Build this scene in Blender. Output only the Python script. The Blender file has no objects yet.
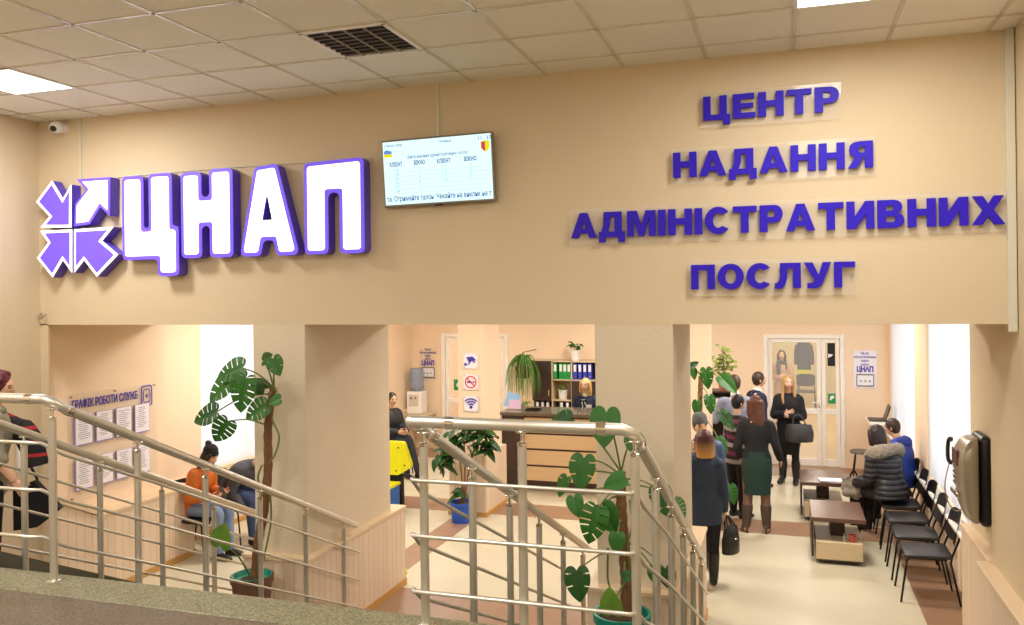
import bpy, bmesh, math, random
from mathutils import Vector, Matrix, Quaternion
from mathutils.geometry import tessellate_polygon

SC = bpy.context.scene
COL = SC.collection
V = Vector
PI = math.pi
random.seed(7)

# ------------------------------------------------------------------ camera
EYE = 3.0
FPX, YAW, Y0, ROLL = 844.0, math.radians(17.97), 294.8, 0.0123
_F = V((-math.sin(YAW), math.cos(YAW), 0))
_R = V((math.cos(YAW), math.sin(YAW), 0))
_U = V((0, 0, 1))
R2 = _R * math.cos(ROLL) - _U * math.sin(ROLL)
U2 = _R * math.sin(ROLL) + _U * math.cos(ROLL)
cam_data = bpy.data.cameras.new('camera')
cam_data.sensor_width = 36.0
cam_data.lens = FPX / 1024 * 36.0
cam_data.shift_y = -(312.5 - Y0) / 1024
cam_data.clip_start = 0.05
cam_data.clip_end = 200
cam = bpy.data.objects.new('camera', cam_data)
COL.objects.link(cam)
cam.matrix_world = Matrix(((R2.x, U2.x, -_F.x, 0), (R2.y, U2.y, -_F.y, 0), (R2.z, U2.z, -_F.z, EYE), (0, 0, 0, 1)))
SC.camera = cam


def at(x, y, X=None, Y=None, Z=None):
    """the point of the plane X=, Y= or Z= that the photograph shows at pixel (x, y)"""
    d = _F + R2 * ((x - 512) / FPX) - U2 * ((y - Y0) / FPX)
    t = X / d.x if X is not None else Y / d.y if Y is not None else (Z - EYE) / d.z
    return V((0, 0, EYE)) + d * t


# ------------------------------------------------------------------ world, exposure, lights
SC.view_settings.view_transform = 'Standard'
SC.view_settings.look = 'None'
SC.view_settings.gamma = 1.0
SC.view_settings.use_curve_mapping = False
SC.view_settings.exposure = 0.0
SC.cycles.use_denoising = True
SC.cycles.max_bounces = 8
SC.cycles.diffuse_bounces = 5
SC.cycles.sample_clamp_indirect = 6.0
W = bpy.data.worlds.new('daylight')
SC.world = W
W.use_nodes = True
wb = W.node_tree.nodes['Background']
wb.inputs[0].default_value = (0.86, 0.93, 1.0, 1)
wb.inputs[1].default_value = 1.7

UP_Z = 4.687          # ceiling of the stair hall
HALL_Z = 3.25         # ceiling of the service hall
UPPER_W = 50
HALL_W = 56


def area(name, loc, sx, sy, watts, col, rot=(0, 0, 0)):
    l = bpy.data.lights.new(name, 'AREA')
    l.shape = 'RECTANGLE'
    l.size, l.size_y = sx, sy
    l.energy = watts
    l.color = col
    o = bpy.data.objects.new(name, l)
    COL.objects.link(o)
    o.location = loc
    o.rotation_euler = rot
    return o


# ceiling panels that are on: (x, y) of their centres
UPPER_LAMPS = [(-5.626, 4.987), (0.374, 4.987), (-5.626, 1.987), (-2.626, 1.987), (0.374, 1.987), (-2.626, -0.413), (0.374, -0.413), (-5.626, -0.413)]
HALL_LAMPS = [(-5.6, 9.0), (-5.6, 12.6), (-2.6, 9.4), (-2.6, 13.2), (0.3, 9.4), (0.3, 12.6)]

# ------------------------------------------------------------------ materials
def srgb(c):
    if isinstance(c, str):
        c = tuple(int(c[i:i + 2], 16) for i in (0, 2, 4))
    return tuple((v / 255 / 12.92) if v / 255 <= 0.04045 else ((v / 255 + 0.055) / 1.055) ** 2.4 for v in c) + (1.0,)


def mat(name, c, rough=0.6, metal=0.0, base=1.0, noise=0.0, nscale=8.0, bump=0.0, bscale=60.0, emit=0.0, alpha=1.0, trans=0.0, spec=0.5, coat=0.0):
    m = bpy.data.materials.new(name)
    m.use_nodes = True
    nt = m.node_tree
    b = nt.nodes['Principled BSDF']
    c = srgb(c)
    b.inputs['Base Color'].default_value = (c[0] * base, c[1] * base, c[2] * base, 1)
    b.inputs['Roughness'].default_value = rough
    b.inputs['Metallic'].default_value = metal
    b.inputs['Specular IOR Level'].default_value = spec
    b.inputs['Coat Weight'].default_value = coat
    b.inputs['Alpha'].default_value = alpha
    b.inputs['Transmission Weight'].default_value = trans
    if emit:
        b.inputs['Emission Color'].default_value = c
        b.inputs['Emission Strength'].default_value = emit
    if noise or bump:
        tc = nt.nodes.new('ShaderNodeTexCoord')
    if noise:
        n = nt.nodes.new('ShaderNodeTexNoise')
        n.inputs['Scale'].default_value = nscale
        n.inputs['Detail'].default_value = 4
        nt.links.new(tc.outputs['Object'], n.inputs['Vector'])
        mx = nt.nodes.new('ShaderNodeMix')
        mx.data_type = 'RGBA'
        k = 1 - noise
        mx.inputs['A'].default_value = (c[0] * k, c[1] * k, c[2] * k, 1)
        k = 1 + noise * 0.6
        mx.inputs['B'].default_value = (min(1, c[0] * k), min(1, c[1] * k), min(1, c[2] * k), 1)
        nt.links.new(n.outputs['Fac'], mx.inputs['Factor'])
        nt.links.new(mx.outputs['Result'], b.inputs['Base Color'])
    if bump:
        n2 = nt.nodes.new('ShaderNodeTexNoise')
        n2.inputs['Scale'].default_value = bscale
        n2.inputs['Detail'].default_value = 3
        nt.links.new(tc.outputs['Object'], n2.inputs['Vector'])
        bp = nt.nodes.new('ShaderNodeBump')
        bp.inputs['Strength'].default_value = bump
        bp.inputs['Distance'].default_value = 0.01
        nt.links.new(n2.outputs['Fac'], bp.inputs['Height'])
        nt.links.new(bp.outputs['Normal'], b.inputs['Normal'])
    return m


def node(nt, kind, **kw):
    n = nt.nodes.new(kind)
    for k, v in kw.items():
        setattr(n, k, v)
    return n


def math_node(nt, op, a, b=None):
    n = node(nt, 'ShaderNodeMath', operation=op)
    for i, v in enumerate((a, b)):
        if v is None:
            continue
        if isinstance(v, (int, float)):
            n.inputs[i].default_value = v
        else:
            nt.links.new(v, n.inputs[i])
    return n.outputs[0]


def plank_mat(name, c, groove, pitch=0.1, rough=0.5):
    """vertical boards: thin darker grooves every `pitch` metres along x+y"""
    m = mat(name, c, rough)
    nt = m.node_tree
    b = nt.nodes['Principled BSDF']
    tc = node(nt, 'ShaderNodeTexCoord')
    sp = node(nt, 'ShaderNodeSeparateXYZ')
    nt.links.new(tc.outputs['Object'], sp.inputs[0])
    s = math_node(nt, 'ADD', sp.outputs[0], sp.outputs[1])
    fr = math_node(nt, 'FRACT', math_node(nt, 'DIVIDE', s, pitch))
    g = math_node(nt, 'LESS_THAN', fr, 0.07)
    cell = math_node(nt, 'FLOOR', math_node(nt, 'DIVIDE', s, pitch))
    wn = node(nt, 'ShaderNodeTexWhiteNoise', noise_dimensions='1D')
    nt.links.new(cell, wn.inputs['W'])
    mx = node(nt, 'ShaderNodeMix', data_type='RGBA')
    mx.inputs['A'].default_value = srgb(c)
    mx.inputs['B'].default_value = tuple(v * 0.92 for v in srgb(c)[:3]) + (1,)
    nt.links.new(wn.outputs['Value'], mx.inputs['Factor'])
    m2 = node(nt, 'ShaderNodeMix', data_type='RGBA')
    nt.links.new(g, m2.inputs['Factor'])
    nt.links.new(mx.outputs['Result'], m2.inputs['A'])
    m2.inputs['B'].default_value = srgb(groove)
    nt.links.new(m2.outputs['Result'], b.inputs['Base Color'])
    return m


def speckle_mat(name, c1, c2, c3, scale=140, rough=0.45):
    m = mat(name, c1, rough)
    nt = m.node_tree
    b = nt.nodes['Principled BSDF']
    tc = node(nt, 'ShaderNodeTexCoord')
    vo = node(nt, 'ShaderNodeTexVoronoi')
    vo.inputs['Scale'].default_value = scale
    nt.links.new(tc.outputs['Object'], vo.inputs['Vector'])
    cr = node(nt, 'ShaderNodeValToRGB')
    cr.color_ramp.interpolation = 'CONSTANT'
    e = cr.color_ramp.elements
    e[0].position, e[0].color = 0.0, srgb(c1)
    e[1].position, e[1].color = 0.5, srgb(c2)
    x = e.new(0.78)
    x.color = srgb(c3)
    sx = node(nt, 'ShaderNodeSeparateColor')
    nt.links.new(vo.outputs['Color'], sx.inputs[0])
    nt.links.new(sx.outputs[0], cr.inputs['Fac'])
    nt.links.new(cr.outputs['Color'], b.inputs['Base Color'])
    return m


def wood_mat(name, c1, c2, scale=3.0, rough=0.45, axis=(1, 12, 1)):
    m = mat(name, c1, rough)
    nt = m.node_tree
    b = nt.nodes['Principled BSDF']
    tc = node(nt, 'ShaderNodeTexCoord')
    mp = node(nt, 'ShaderNodeMapping')
    mp.inputs['Scale'].default_value = axis
    nt.links.new(tc.outputs['Object'], mp.inputs['Vector'])
    n = node(nt, 'ShaderNodeTexNoise')
    n.inputs['Scale'].default_value = scale
    n.inputs['Detail'].default_value = 6
    nt.links.new(mp.outputs['Vector'], n.inputs['Vector'])
    mx = node(nt, 'ShaderNodeMix', data_type='RGBA')
    mx.inputs['A'].default_value = srgb(c1)
    mx.inputs['B'].default_value = srgb(c2)
    nt.links.new(n.outputs['Fac'], mx.inputs['Factor'])
    nt.links.new(mx.outputs['Result'], b.inputs['Base Color'])
    return m


def stripe_mat(name, cols, pitch, rough=0.85):
    """a knitted jumper with horizontal stripes, by height"""
    m = mat(name, cols[0], rough)
    nt = m.node_tree
    b = nt.nodes['Principled BSDF']
    tc = node(nt, 'ShaderNodeTexCoord')
    sp = node(nt, 'ShaderNodeSeparateXYZ')
    nt.links.new(tc.outputs['Object'], sp.inputs[0])
    fr = math_node(nt, 'FRACT', math_node(nt, 'DIVIDE', sp.outputs[2], pitch))
    cr = node(nt, 'ShaderNodeValToRGB')
    cr.color_ramp.interpolation = 'CONSTANT'
    e = cr.color_ramp.elements
    e[0].position, e[0].color = 0.0, srgb(cols[0])
    e[1].position, e[1].color = 1 / len(cols), srgb(cols[1])
    for i, c in enumerate(cols[2:], 2):
        x = e.new(i / len(cols))
        x.color = srgb(c)
    nt.links.new(fr, cr.inputs['Fac'])
    nt.links.new(cr.outputs['Color'], b.inputs['Base Color'])
    return m


M = {}
M['wall'] = mat('painted_plaster', 'd6c3a2', 0.75, noise=0.05, nscale=1.5, bump=0.12, bscale=70)
M['hall_wall'] = mat('peach_plaster', 'f2d9bb', 0.75, noise=0.03, nscale=1.5, bump=0.1, bscale=70)
M['jamb'] = mat('embossed_plaster', 'd9c9ae', 0.7, noise=0.04, nscale=5, bump=0.25, bscale=40)
M['ceiling'] = mat('ceiling_tile', 'ece8da', 0.9, noise=0.04, nscale=1.2)
M['grid'] = mat('ceiling_bar', 'd8d0bc', 0.25)
M['white'] = mat('white_plastic', 'f2f0ec', 0.4)
M['pvc'] = mat('white_frame', 'f6f1e8', 0.35)
M['trunk'] = mat('grey_white_plastic', 'd2cdb8', 0.5)
M['steel'] = mat('brushed_steel', 'dcd8cc', 0.36, metal=0.82)
M['steel_post'] = mat('satin_steel', 'd0cbbd', 0.42, metal=0.8)
M['chrome'] = mat('polished_steel', 'e8e4dc', 0.1, metal=1.0)
M['terrazzo'] = speckle_mat('terrazzo_border', '787256', '958f6e', '5c5842', 150)
M['terrazzo_in'] = speckle_mat('terrazzo_field', '625440', '74644c', '4a3e2c', 150)
M['stringer'] = mat('stair_paint', '5c5848', 0.6, noise=0.1)
M['wainscot'] = plank_mat('board_panelling', 'e4cdb2', 'c4a684', 0.1)
M['ledge'] = wood_mat('panel_ledge', 'e6cfae', 'd8bc96', 5)
M['skirting'] = wood_mat('ochre_skirting', 'c99b58', 'b98746', 6)
M['floor'] = mat('cream_floor', 'cdc4aa', 0.38, noise=0.12, nscale=3.0)
M['band'] = mat('brown_floor', '9c7a60', 0.38, noise=0.12, nscale=4.0)
M['diffuser'] = mat('lamp_diffuser', 'fffdf6', 0.5, emit=7.0)
M['dark'] = mat('dark_louvre', '3a342a', 0.6)
M['rib'] = mat('louvre_blade', '988c74', 0.5)
M['purple'] = mat('purple_acrylic', '5a44c4', 0.35, emit=0.0)
M['purple_face'] = mat('lit_purple_face', '6b4fe6', 0.4, emit=0.6)
M['lit_white'] = mat('lit_white_face', 'fffdff', 0.4, emit=1.25)
M['white_rim'] = mat('lit_white_rim', 'fdfaff', 0.4, emit=0.7)
M['indigo'] = mat('indigo_plastic', '3019ba', 0.5, spec=0.2)
M['acrylic'] = mat('clear_acrylic', 'f0e8da', 0.1, alpha=0.12, spec=0.6)
M['bezel'] = mat('tv_bezel', '80796a', 0.35, metal=0.3)
M['screen'] = mat('lit_screen', 'd8f6f8', 0.3, base=0.08, emit=1.14)
M['screen_blue'] = mat('screen_blue', '3c62b4', 0.6, base=0.05, emit=0.8)
M['screen_pale'] = mat('screen_pale', '9fcfda', 0.6, base=0.05, emit=0.8)
M['flag_blue'] = mat('screen_flag_blue', '5a94e6', 0.5, base=0.1, emit=0.85)
M['flag_yellow'] = mat('screen_flag_yellow', 'f4f000', 0.5, base=0.1, emit=0.85)
M['crest_red'] = mat('screen_crest_red', 'e0306c', 0.5, base=0.1, emit=0.85)
M['paper'] = mat('paper', 'efeaf2', 0.7)
M['paper_edge'] = mat('lilac_holder', '9a8cc8', 0.4)
M['ink'] = mat('print_ink', '8e8aa0', 0.8)
M['ink_blue'] = mat('blue_print', '3c30a8', 0.6)
M['ink_red'] = mat('red_print', 'd83a34', 0.6)
M['black'] = mat('black_plastic', '1c1b1d', 0.4)
M['black_matte'] = mat('black_matte', '201d1c', 0.75)
M['vinyl'] = mat('black_vinyl', '2c2a2c', 0.38, bump=0.1, bscale=200)
M['tube'] = mat('black_tube', '1e1a18', 0.35, metal=0.4)
M['wenge'] = wood_mat('wenge_board', '46322a', '382720', 4)
M['wenge_top'] = wood_mat('wenge_top', '6e5246', '5a4036', 4, rough=0.28)
M['oak'] = wood_mat('pale_oak', 'dccba8', 'ccb692', 4, axis=(1, 1, 10))
M['oak_h'] = wood_mat('pale_oak_front', 'e6c9a0', 'd6b488', 3, axis=(1, 1, 12))
M['stone'] = mat('counter_top_stone', '6c6152', 0.15, noise=0.1)
M['green'] = mat('green_binder', '1d9a48', 0.45)
M['blue'] = mat('blue_binder', '3a46b4', 0.45)
M['navy_binder'] = mat('dark_binder', '34364e', 0.45)
M['bin_label'] = mat('spine_label', 'f0ece8', 0.6)
M['leaf'] = mat('monstera_leaf', '2f6420', 0.45, noise=0.25, nscale=12, spec=0.3)
M['leaf_dark'] = mat('dark_leaf', '27521f', 0.45, noise=0.25, nscale=12, spec=0.3)
M['leaf_light'] = mat('young_leaf', '6f9a3a', 0.4, noise=0.2, nscale=12)
M['leaf_grass'] = mat('grass_green_leaf', '5c8834', 0.5, noise=0.25, nscale=20)
M['leaf_yellow'] = mat('yellow_green_leaf', '8a9a48', 0.5, noise=0.25, nscale=20)
M['petiole'] = mat('green_petiole', '6a7a40', 0.5)
M['bark'] = mat('brown_stem', '7a5434', 0.8, noise=0.3, nscale=30, bump=0.6, bscale=50)
M['soil'] = mat('soil', '4a3626', 0.95, noise=0.3, nscale=40)
M['pot_brown'] = mat('brown_pot', '6a4a38', 0.45)
M['pot_teal'] = mat('teal_pot', '18907a', 0.4)
M['pot_blue'] = mat('blue_pot', '1e52b4', 0.45, noise=0.15, nscale=20)
M['pot_white'] = mat('white_pot', 'ece8e2', 0.4)
M['pot_terra'] = mat('terracotta_pot', 'b06040', 0.7)
M['yellow'] = mat('yellow_plastic', 'e4e018', 0.4)
M['blue_box'] = mat('blue_plastic', '2262b4', 0.45)
M['water'] = mat('blue_grey_bottle', '98a4ba', 0.15, alpha=0.8)
M['glass'] = mat('clear_glass', 'f4f6f4', 0.03, alpha=0.16, spec=0.7)
M['blind'] = mat('white_blind', 'fbfcff', 0.8)
M['silver'] = mat('silver_case', 'a89e8c', 0.35, metal=0.35)
M['red'] = mat('red_plastic', 'b8503c', 0.5)
M['sign_green'] = mat('green_sticker', '1d9450', 0.5)
# blind slats glow with the daylight behind them: translucent cloth
nt = M['blind'].node_tree
tl = node(nt, 'ShaderNodeBsdfTranslucent')
tl.inputs[0].default_value = (0.97, 0.98, 1, 1)
mxs = node(nt, 'ShaderNodeMixShader')
mxs.inputs[0].default_value = 0.65
nt.links.new(nt.nodes['Principled BSDF'].outputs[0], mxs.inputs[1])
nt.links.new(tl.outputs[0], mxs.inputs[2])
nt.links.new(mxs.outputs[0], nt.nodes['Material Output'].inputs[0])

# ------------------------------------------------------------------ mesh helpers
WM = {}            # world matrix of every parent made here


class MB:
    def __init__(s):
        s.bm = bmesh.new()

    def box(s, x0, x1, y0, y1, z0, z1, bev=0.0, rot=None, seg=1):
        c = V(((x0 + x1) / 2, (y0 + y1) / 2, (z0 + z1) / 2))
        mt = Matrix.Translation(c) @ (rot.to_4x4() if rot else Matrix.Identity(4)) @ Matrix.Diagonal((abs(x1 - x0), abs(y1 - y0), abs(z1 - z0), 1))
        r = bmesh.ops.create_cube(s.bm, size=1, matrix=mt)
        if bev:
            es = {e for v in r['verts'] for e in v.link_edges}
            bmesh.ops.bevel(s.bm, geom=list(es), offset=bev, segments=seg + 1, affect='EDGES', profile=0.5)
        return s

    def ell(s, c, r, rot=None, seg=16, rings=10):
        mt = Matrix.Translation(V(c)) @ (rot.to_4x4() if rot else Matrix.Identity(4)) @ Matrix.Diagonal((r[0], r[1], r[2], 1))
        return bmesh.ops.create_uvsphere(s.bm, u_segments=seg, v_segments=rings, radius=1, matrix=mt)['verts']

    def loft(s, rings, cap=True, closed=False):
        vs = [[s.bm.verts.new(p) for p in r] for r in rings]
        n = len(vs[0])
        pairs = list(zip(vs, vs[1:])) + ([(vs[-1], vs[0])] if closed else [])
        for a, b in pairs:
            for i in range(n):
                s.bm.faces.new((a[i], a[(i + 1) % n], b[(i + 1) % n], b[i]))
        if cap and not closed:
            s.bm.faces.new(list(reversed(vs[0])))
            s.bm.faces.new(vs[-1])
        return s

    def tube(s, pts, r, seg=10, side=None, cap=True, closed=False):
        """pts: points; r: radius, or per-point radius or (a, b) pair; side: direction of a"""
        pts = [V(p) for p in pts]
        n = len(pts)
        rs = [r] * n if not isinstance(r, (list,)) else r
        rs = [(q, q) if not isinstance(q, (tuple,)) else q for q in rs]
        ref = V(side) if side else None
        rings = []
        prev = None
        for i, p in enumerate(pts):
            if closed:
                t = pts[(i + 1) % n] - pts[i - 1]
            else:
                t = pts[min(i + 1, n - 1)] - pts[max(i - 1, 0)]
            if t.length < 1e-9:
                t = V((0, 0, 1))
            t.normalize()
            if ref is not None:
                a = ref - t * ref.dot(t)
            elif prev is not None:
                a = prev - t * prev.dot(t)
            else:
                a = t.orthogonal()
            if a.length < 1e-6:
                a = t.orthogonal()
            a.normalize()
            prev = a
            b = t.cross(a)
            rings.append([p + a * (rs[i][0] * math.cos(2 * PI * k / seg)) + b * (rs[i][1] * math.sin(2 * PI * k / seg)) for k in range(seg)])
        return s.loft(rings, cap, closed)

    def lathe(s, prof, seg=20, c=(0, 0, 0)):
        c = V(c)
        rings = [[c + V((max(r, 1e-4) * math.cos(2 * PI * k / seg), max(r, 1e-4) * math.sin(2 * PI * k / seg), z)) for k in range(seg)] for r, z in prof]
        return s.loft(rings, cap=True)

    def prism(s, contours, depth, mt=Matrix.Identity(4)):
        """2D contours (first outer, then holes), extruded from z=0 to z=depth, placed by mt"""
        polys = [[V((x, y, 0)) for x, y in c] for c in contours]
        tris = tessellate_polygon(polys)
        flat = [p for c in polys for p in c]
        lo = [s.bm.verts.new(mt @ p) for p in flat]
        hi = [s.bm.verts.new(mt @ (p + V((0, 0, depth)))) for p in flat]
        a0 = flat[tris[0][0]], flat[tris[0][1]], flat[tris[0][2]]
        for t in tris:
            a, b, c = (flat[i] for i in t)
            up = (b - a).cross(c - a).z > 0
            t = t if up else tuple(reversed(t))
            try:
                s.bm.faces.new([hi[i] for i in t])
                s.bm.faces.new([lo[i] for i in reversed(t)])
            except ValueError:
                pass
        o = 0
        for c in polys:
            n = len(c)
            for i in range(n):
                j = (i + 1) % n
                try:
                    s.bm.faces.new((lo[o + i], lo[o + j], hi[o + j], hi[o + i]))
                except ValueError:
                    pass
            o += n
        bmesh.ops.recalc_face_normals(s.bm, faces=s.bm.faces)
        return s

    def grid_sheet(s, f, nu, nv):
        vs = [[s.bm.verts.new(f(i / nu, j / nv)) for j in range(nv + 1)] for i in range(nu + 1)]
        for i in range(nu):
            for j in range(nv):
                s.bm.faces.new((vs[i][j], vs[i + 1][j], vs[i + 1][j + 1], vs[i][j + 1]))
        return s

    def xf(s, mt):
        bmesh.ops.transform(s.bm, matrix=mt, verts=s.bm.verts)
        return s

    def mesh(s, name, m, smooth=None):
        me = bpy.data.meshes.new(name)
        s.bm.normal_update()
        s.bm.to_mesh(me)
        s.bm.free()
        finish(me, m, smooth)
        return me

    def build(s, name, m, parent=None, smooth=None, world=True, label=None):
        """world: the points are world points; otherwise they are in the parent's own frame"""
        if parent is not None and world:
            s.xf(WM[parent.name].inverted())
        o = bpy.data.objects.new(name, s.mesh(name, m, smooth))
        COL.objects.link(o)
        if parent is not None:
            o.parent = parent
            WM[o.name] = WM[parent.name].copy()
        else:
            WM[o.name] = Matrix.Identity(4)
        if label:
            o['label'] = label
        return o


def finish(me, m, smooth):
    for mm in (m if isinstance(m, (list, tuple)) else [m]):
        me.materials.append(M[mm] if isinstance(mm, str) else mm)
    if smooth:
        for p in me.polygons:
            p.use_smooth = True
        if smooth < 3.1:
            me.set_sharp_from_angle(angle=smooth)


def put(name, me, parent=None, label=None):
    o = bpy.data.objects.new(name, me)
    COL.objects.link(o)
    o.parent = parent
    WM[o.name] = WM[parent.name].copy() if parent else Matrix.Identity(4)
    if label:
        o['label'] = label
    return o


def tag(o, label, cat, group=None, kind=None):
    o['label'] = label
    o['category'] = cat
    if group:
        o['group'] = group
    if kind:
        o['kind'] = kind
    return o


def thing(name, label, cat, loc=(0, 0, 0), rz=0.0, group=None):
    o = bpy.data.objects.new(name, None)
    COL.objects.link(o)
    o.empty_display_size = 0.1
    o.location = loc
    o.rotation_euler = (0, 0, rz)
    WM[o.name] = Matrix.Translation(V(loc)) @ Matrix.Rotation(rz, 4, 'Z')
    return tag(o, label, cat, group)


def struct(name, mb, m, smooth=None):
    o = mb.build(name, m, None, smooth)
    o['kind'] = 'structure'
    return o


def child_struct(name, mb, m, parent, smooth=None):
    o = mb.build(name, m, parent, smooth)
    return o


def copy_thing(root, loc, rz, label, group=None):
    r = root.copy()
    COL.objects.link(r)
    r.location = loc
    r.rotation_euler = (0, 0, rz)
    WM[r.name] = Matrix.Translation(V(loc)) @ Matrix.Rotation(rz, 4, 'Z')
    r['label'] = label
    if group:
        r['group'] = group
    for ch in list(root.children):
        c = ch.copy()
        COL.objects.link(c)
        c.parent = r
        for g in list(ch.children):
            d = g.copy()
            COL.objects.link(d)
            d.parent = c
    return r


def spline(pts, n=8, closed=False):
    """Catmull-Rom through pts (tuples of any length)"""
    pts = [tuple(p) for p in pts]
    out = []
    m = len(pts)
    rng = range(m if closed else m - 1)
    for i in rng:
        if closed:
            p0, p1, p2, p3 = pts[i - 1], pts[i], pts[(i + 1) % m], pts[(i + 2) % m]
        else:
            p0, p1, p2, p3 = pts[max(i - 1, 0)], pts[i], pts[i + 1], pts[min(i + 2, m - 1)]
        for k in range(n):
            t = k / n
            out.append(tuple(0.5 * (2 * b + (c - a) * t + (2 * a - 5 * b + 4 * c - d) * t * t + (-a + 3 * b - 3 * c + d) * t ** 3) for a, b, c, d in zip(p0, p1, p2, p3)))
    if not closed:
        out.append(pts[-1])
    return out


def fillet(points, r, seg=4, radii=None):
    """round every corner of a closed 2D polygon"""
    out = []
    n = len(points)
    for i in range(n):
        p, a, b = V(points[i]), V(points[i - 1]), V(points[(i + 1) % n])
        u, w = (a - p), (b - p)
        lu, lw = u.length, w.length
        u.normalize(); w.normalize()
        rr = radii[i] if radii else r
        ang = u.angle(w)
        if rr <= 0 or ang > 3.05:
            out.append(tuple(p)); continue
        d = min(rr / math.tan(ang / 2), lu * 0.48, lw * 0.48)
        rr = d * math.tan(ang / 2)
        c = p + (u + w).normalized() * (rr / math.sin(ang / 2))
        s0, s1 = p + u * d - c, p + w * d - c
        a0 = math.atan2(s0.y, s0.x)
        da = (math.atan2(s1.y, s1.x) - a0 + PI) % (2 * PI) - PI
        for k in range(seg + 1):
            t = a0 + da * k / seg
            out.append((c.x + rr * math.cos(t), c.y + rr * math.sin(t)))
    return out


def inset(points, d):
    """offset a closed 2D polygon inwards by d"""
    n = len(points)
    ar = sum(points[i - 1][0] * points[i][1] - points[i][0] * points[i - 1][1] for i in range(n))
    s = 1 if ar > 0 else -1
    out = []
    for i in range(n):
        p, a, b = V(points[i]), V(points[i - 1]), V(points[(i + 1) % n])
        e1, e2 = (p - a).normalized(), (b - p).normalized()
        n1, n2 = V((-e1.y, e1.x)) * s, V((-e2.y, e2.x)) * s
        k = 1 + n1.dot(n2)
        q = p + (n1 + n2) * (d / max(k, 0.25))
        out.append((q.x, q.y))
    return out


FONT = None


def text_mesh(body, size, depth, m, bold=0.0, align='CENTER'):
    """flat lettering as a mesh, reading along +x with y up, extruded along z"""
    cu = bpy.data.curves.new('lettering', 'FONT')
    cu.body = body
    cu.size = size
    cu.extrude = depth / 2
    cu.offset = bold
    cu.resolution_u = 2
    cu.align_x = align
    cu.align_y = 'CENTER'
    o = bpy.data.objects.new('lettering', cu)
    COL.objects.link(o)
    dg = bpy.context.evaluated_depsgraph_get()
    me = bpy.data.meshes.new_from_object(o.evaluated_get(dg))
    bpy.data.objects.remove(o)
    bpy.data.curves.remove(cu)
    me.materials.clear()
    me.materials.append(M[m] if isinstance(m, str) else m)
    return me


def text_part(name, body, size, depth, m, mt, parent, width=None, bold=0.0):
    """mt: world placement. width: squeeze the line to this width"""
    me = text_mesh(body, size, depth, m, bold)
    if width:
        xs = [v.co.x for v in me.vertices]
        k = width / (max(xs) - min(xs))
        me.transform(Matrix.Diagonal((k, 1, 1, 1)))
    me.transform(WM[parent.name].inverted() @ mt)
    return put(name, me, parent)


def frame(o, x, y):
    """matrix with origin o, local x along x, local y along y"""
    x, y = V(x).normalized(), V(y).normalized()
    z = x.cross(y)
    return Matrix(((x.x, y.x, z.x, o[0]), (x.y, y.y, z.y, o[1]), (x.z, y.z, z.z, o[2]), (0, 0, 0, 1)))


def front(o):
    """wall plane facing the camera side (-y): local x = world x, local y = world z"""
    return frame(o, (1, 0, 0), (0, 0, 1))


def vnorm(a, n=(0, 0, 1)):
    return V(a).normalized()
# ================================================================== THE SETTING
D = 6.2257                       # the big wall over the three openings
XL, XR = -6.72, 1.43             # side walls of the stair hall
HXF = -7.05
HX0, HX1, HY1 = -6.85, 1.62, 15.30   # service hall
LIN = 2.77                       # underside of the big wall
LAND = 1.48                      # height of the landing the photographer stands on
LY = 3.68                        # its front edge
BACK = -2.2
PD = 7.95                        # far end of the thick piers
PIERS = [(-4.37, -3.86), (-1.37, -0.79)]
BOX = 0.06                       # thickness of the board panelling
LEDGE = 0.81

struct('wall_front', MB().box(HX0 - 0.2, HX1 + 0.3, D, D + 0.25, LIN, UP_Z + 0.1).box(HX0 - 0.2, HX1 + 0.3, D + 0.24, PD, LIN, HALL_Z + 0.1), 'wall')
for (a, b), PF in zip(PIERS, (7.80, 7.40)):
    struct('pillar', MB().box(a, b, D + 0.002, PF, -0.02, LIN + 0.02, bev=0.006), 'jamb')
struct('wall_left', MB().box(XL - 0.2, XL, BACK, D + 0.01, -0.1, UP_Z + 0.1).box(HX0 - 0.1, -6.63, D, D + 0.02, -0.1, LIN + 0.01), 'wall')
struct('wall_right', MB().box(XR, XR + 0.3, BACK, 7.03, -0.1, UP_Z + 0.1).box(1.48, XR + 0.3, 7.02, 8.02, -0.1, LIN + 0.2), 'wall')
struct('wall_back', MB().box(XL - 0.2, XR + 0.3, BACK - 0.2, BACK, -0.1, UP_Z + 0.1), 'wall')
# upper ceiling of tiles in a bar grid
struct('ceiling', MB().box(XL - 0.2, XR + 0.3, BACK - 0.2, D + 0.1, UP_Z, UP_Z + 0.12), 'ceiling')
g = MB()
GX0, GY0 = -4.7258, 5.887
for k in range(-4, 12):
    x = GX0 + 0.6 * k
    if XL < x < XR:
        g.box(x - 0.012, x + 0.012, BACK, D, UP_Z - 0.006, UP_Z + 0.01)
k = 0
while GY0 - 0.6 * k > BACK:
    y = GY0 - 0.6 * k
    g.box(XL, XR, y - 0.012, y + 0.012, UP_Z - 0.006, UP_Z + 0.01)
    k += 1
struct('trim_1', g, 'grid')
# landing with its paler terrazzo border
struct('floor_landing', MB().box(XL, XR, BACK, 3.40, LAND - 0.25, LAND), 'terrazzo_in')
struct('trim_2', MB().box(XL, XR, 3.401, LY, LAND - 0.25, LAND + 0.002, bev=0.008), 'terrazzo')
struct('wall_landing', MB().box(XL, XR, LY - 0.12, LY - 0.02, -0.1, LAND - 0.24), 'wainscot')
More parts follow.
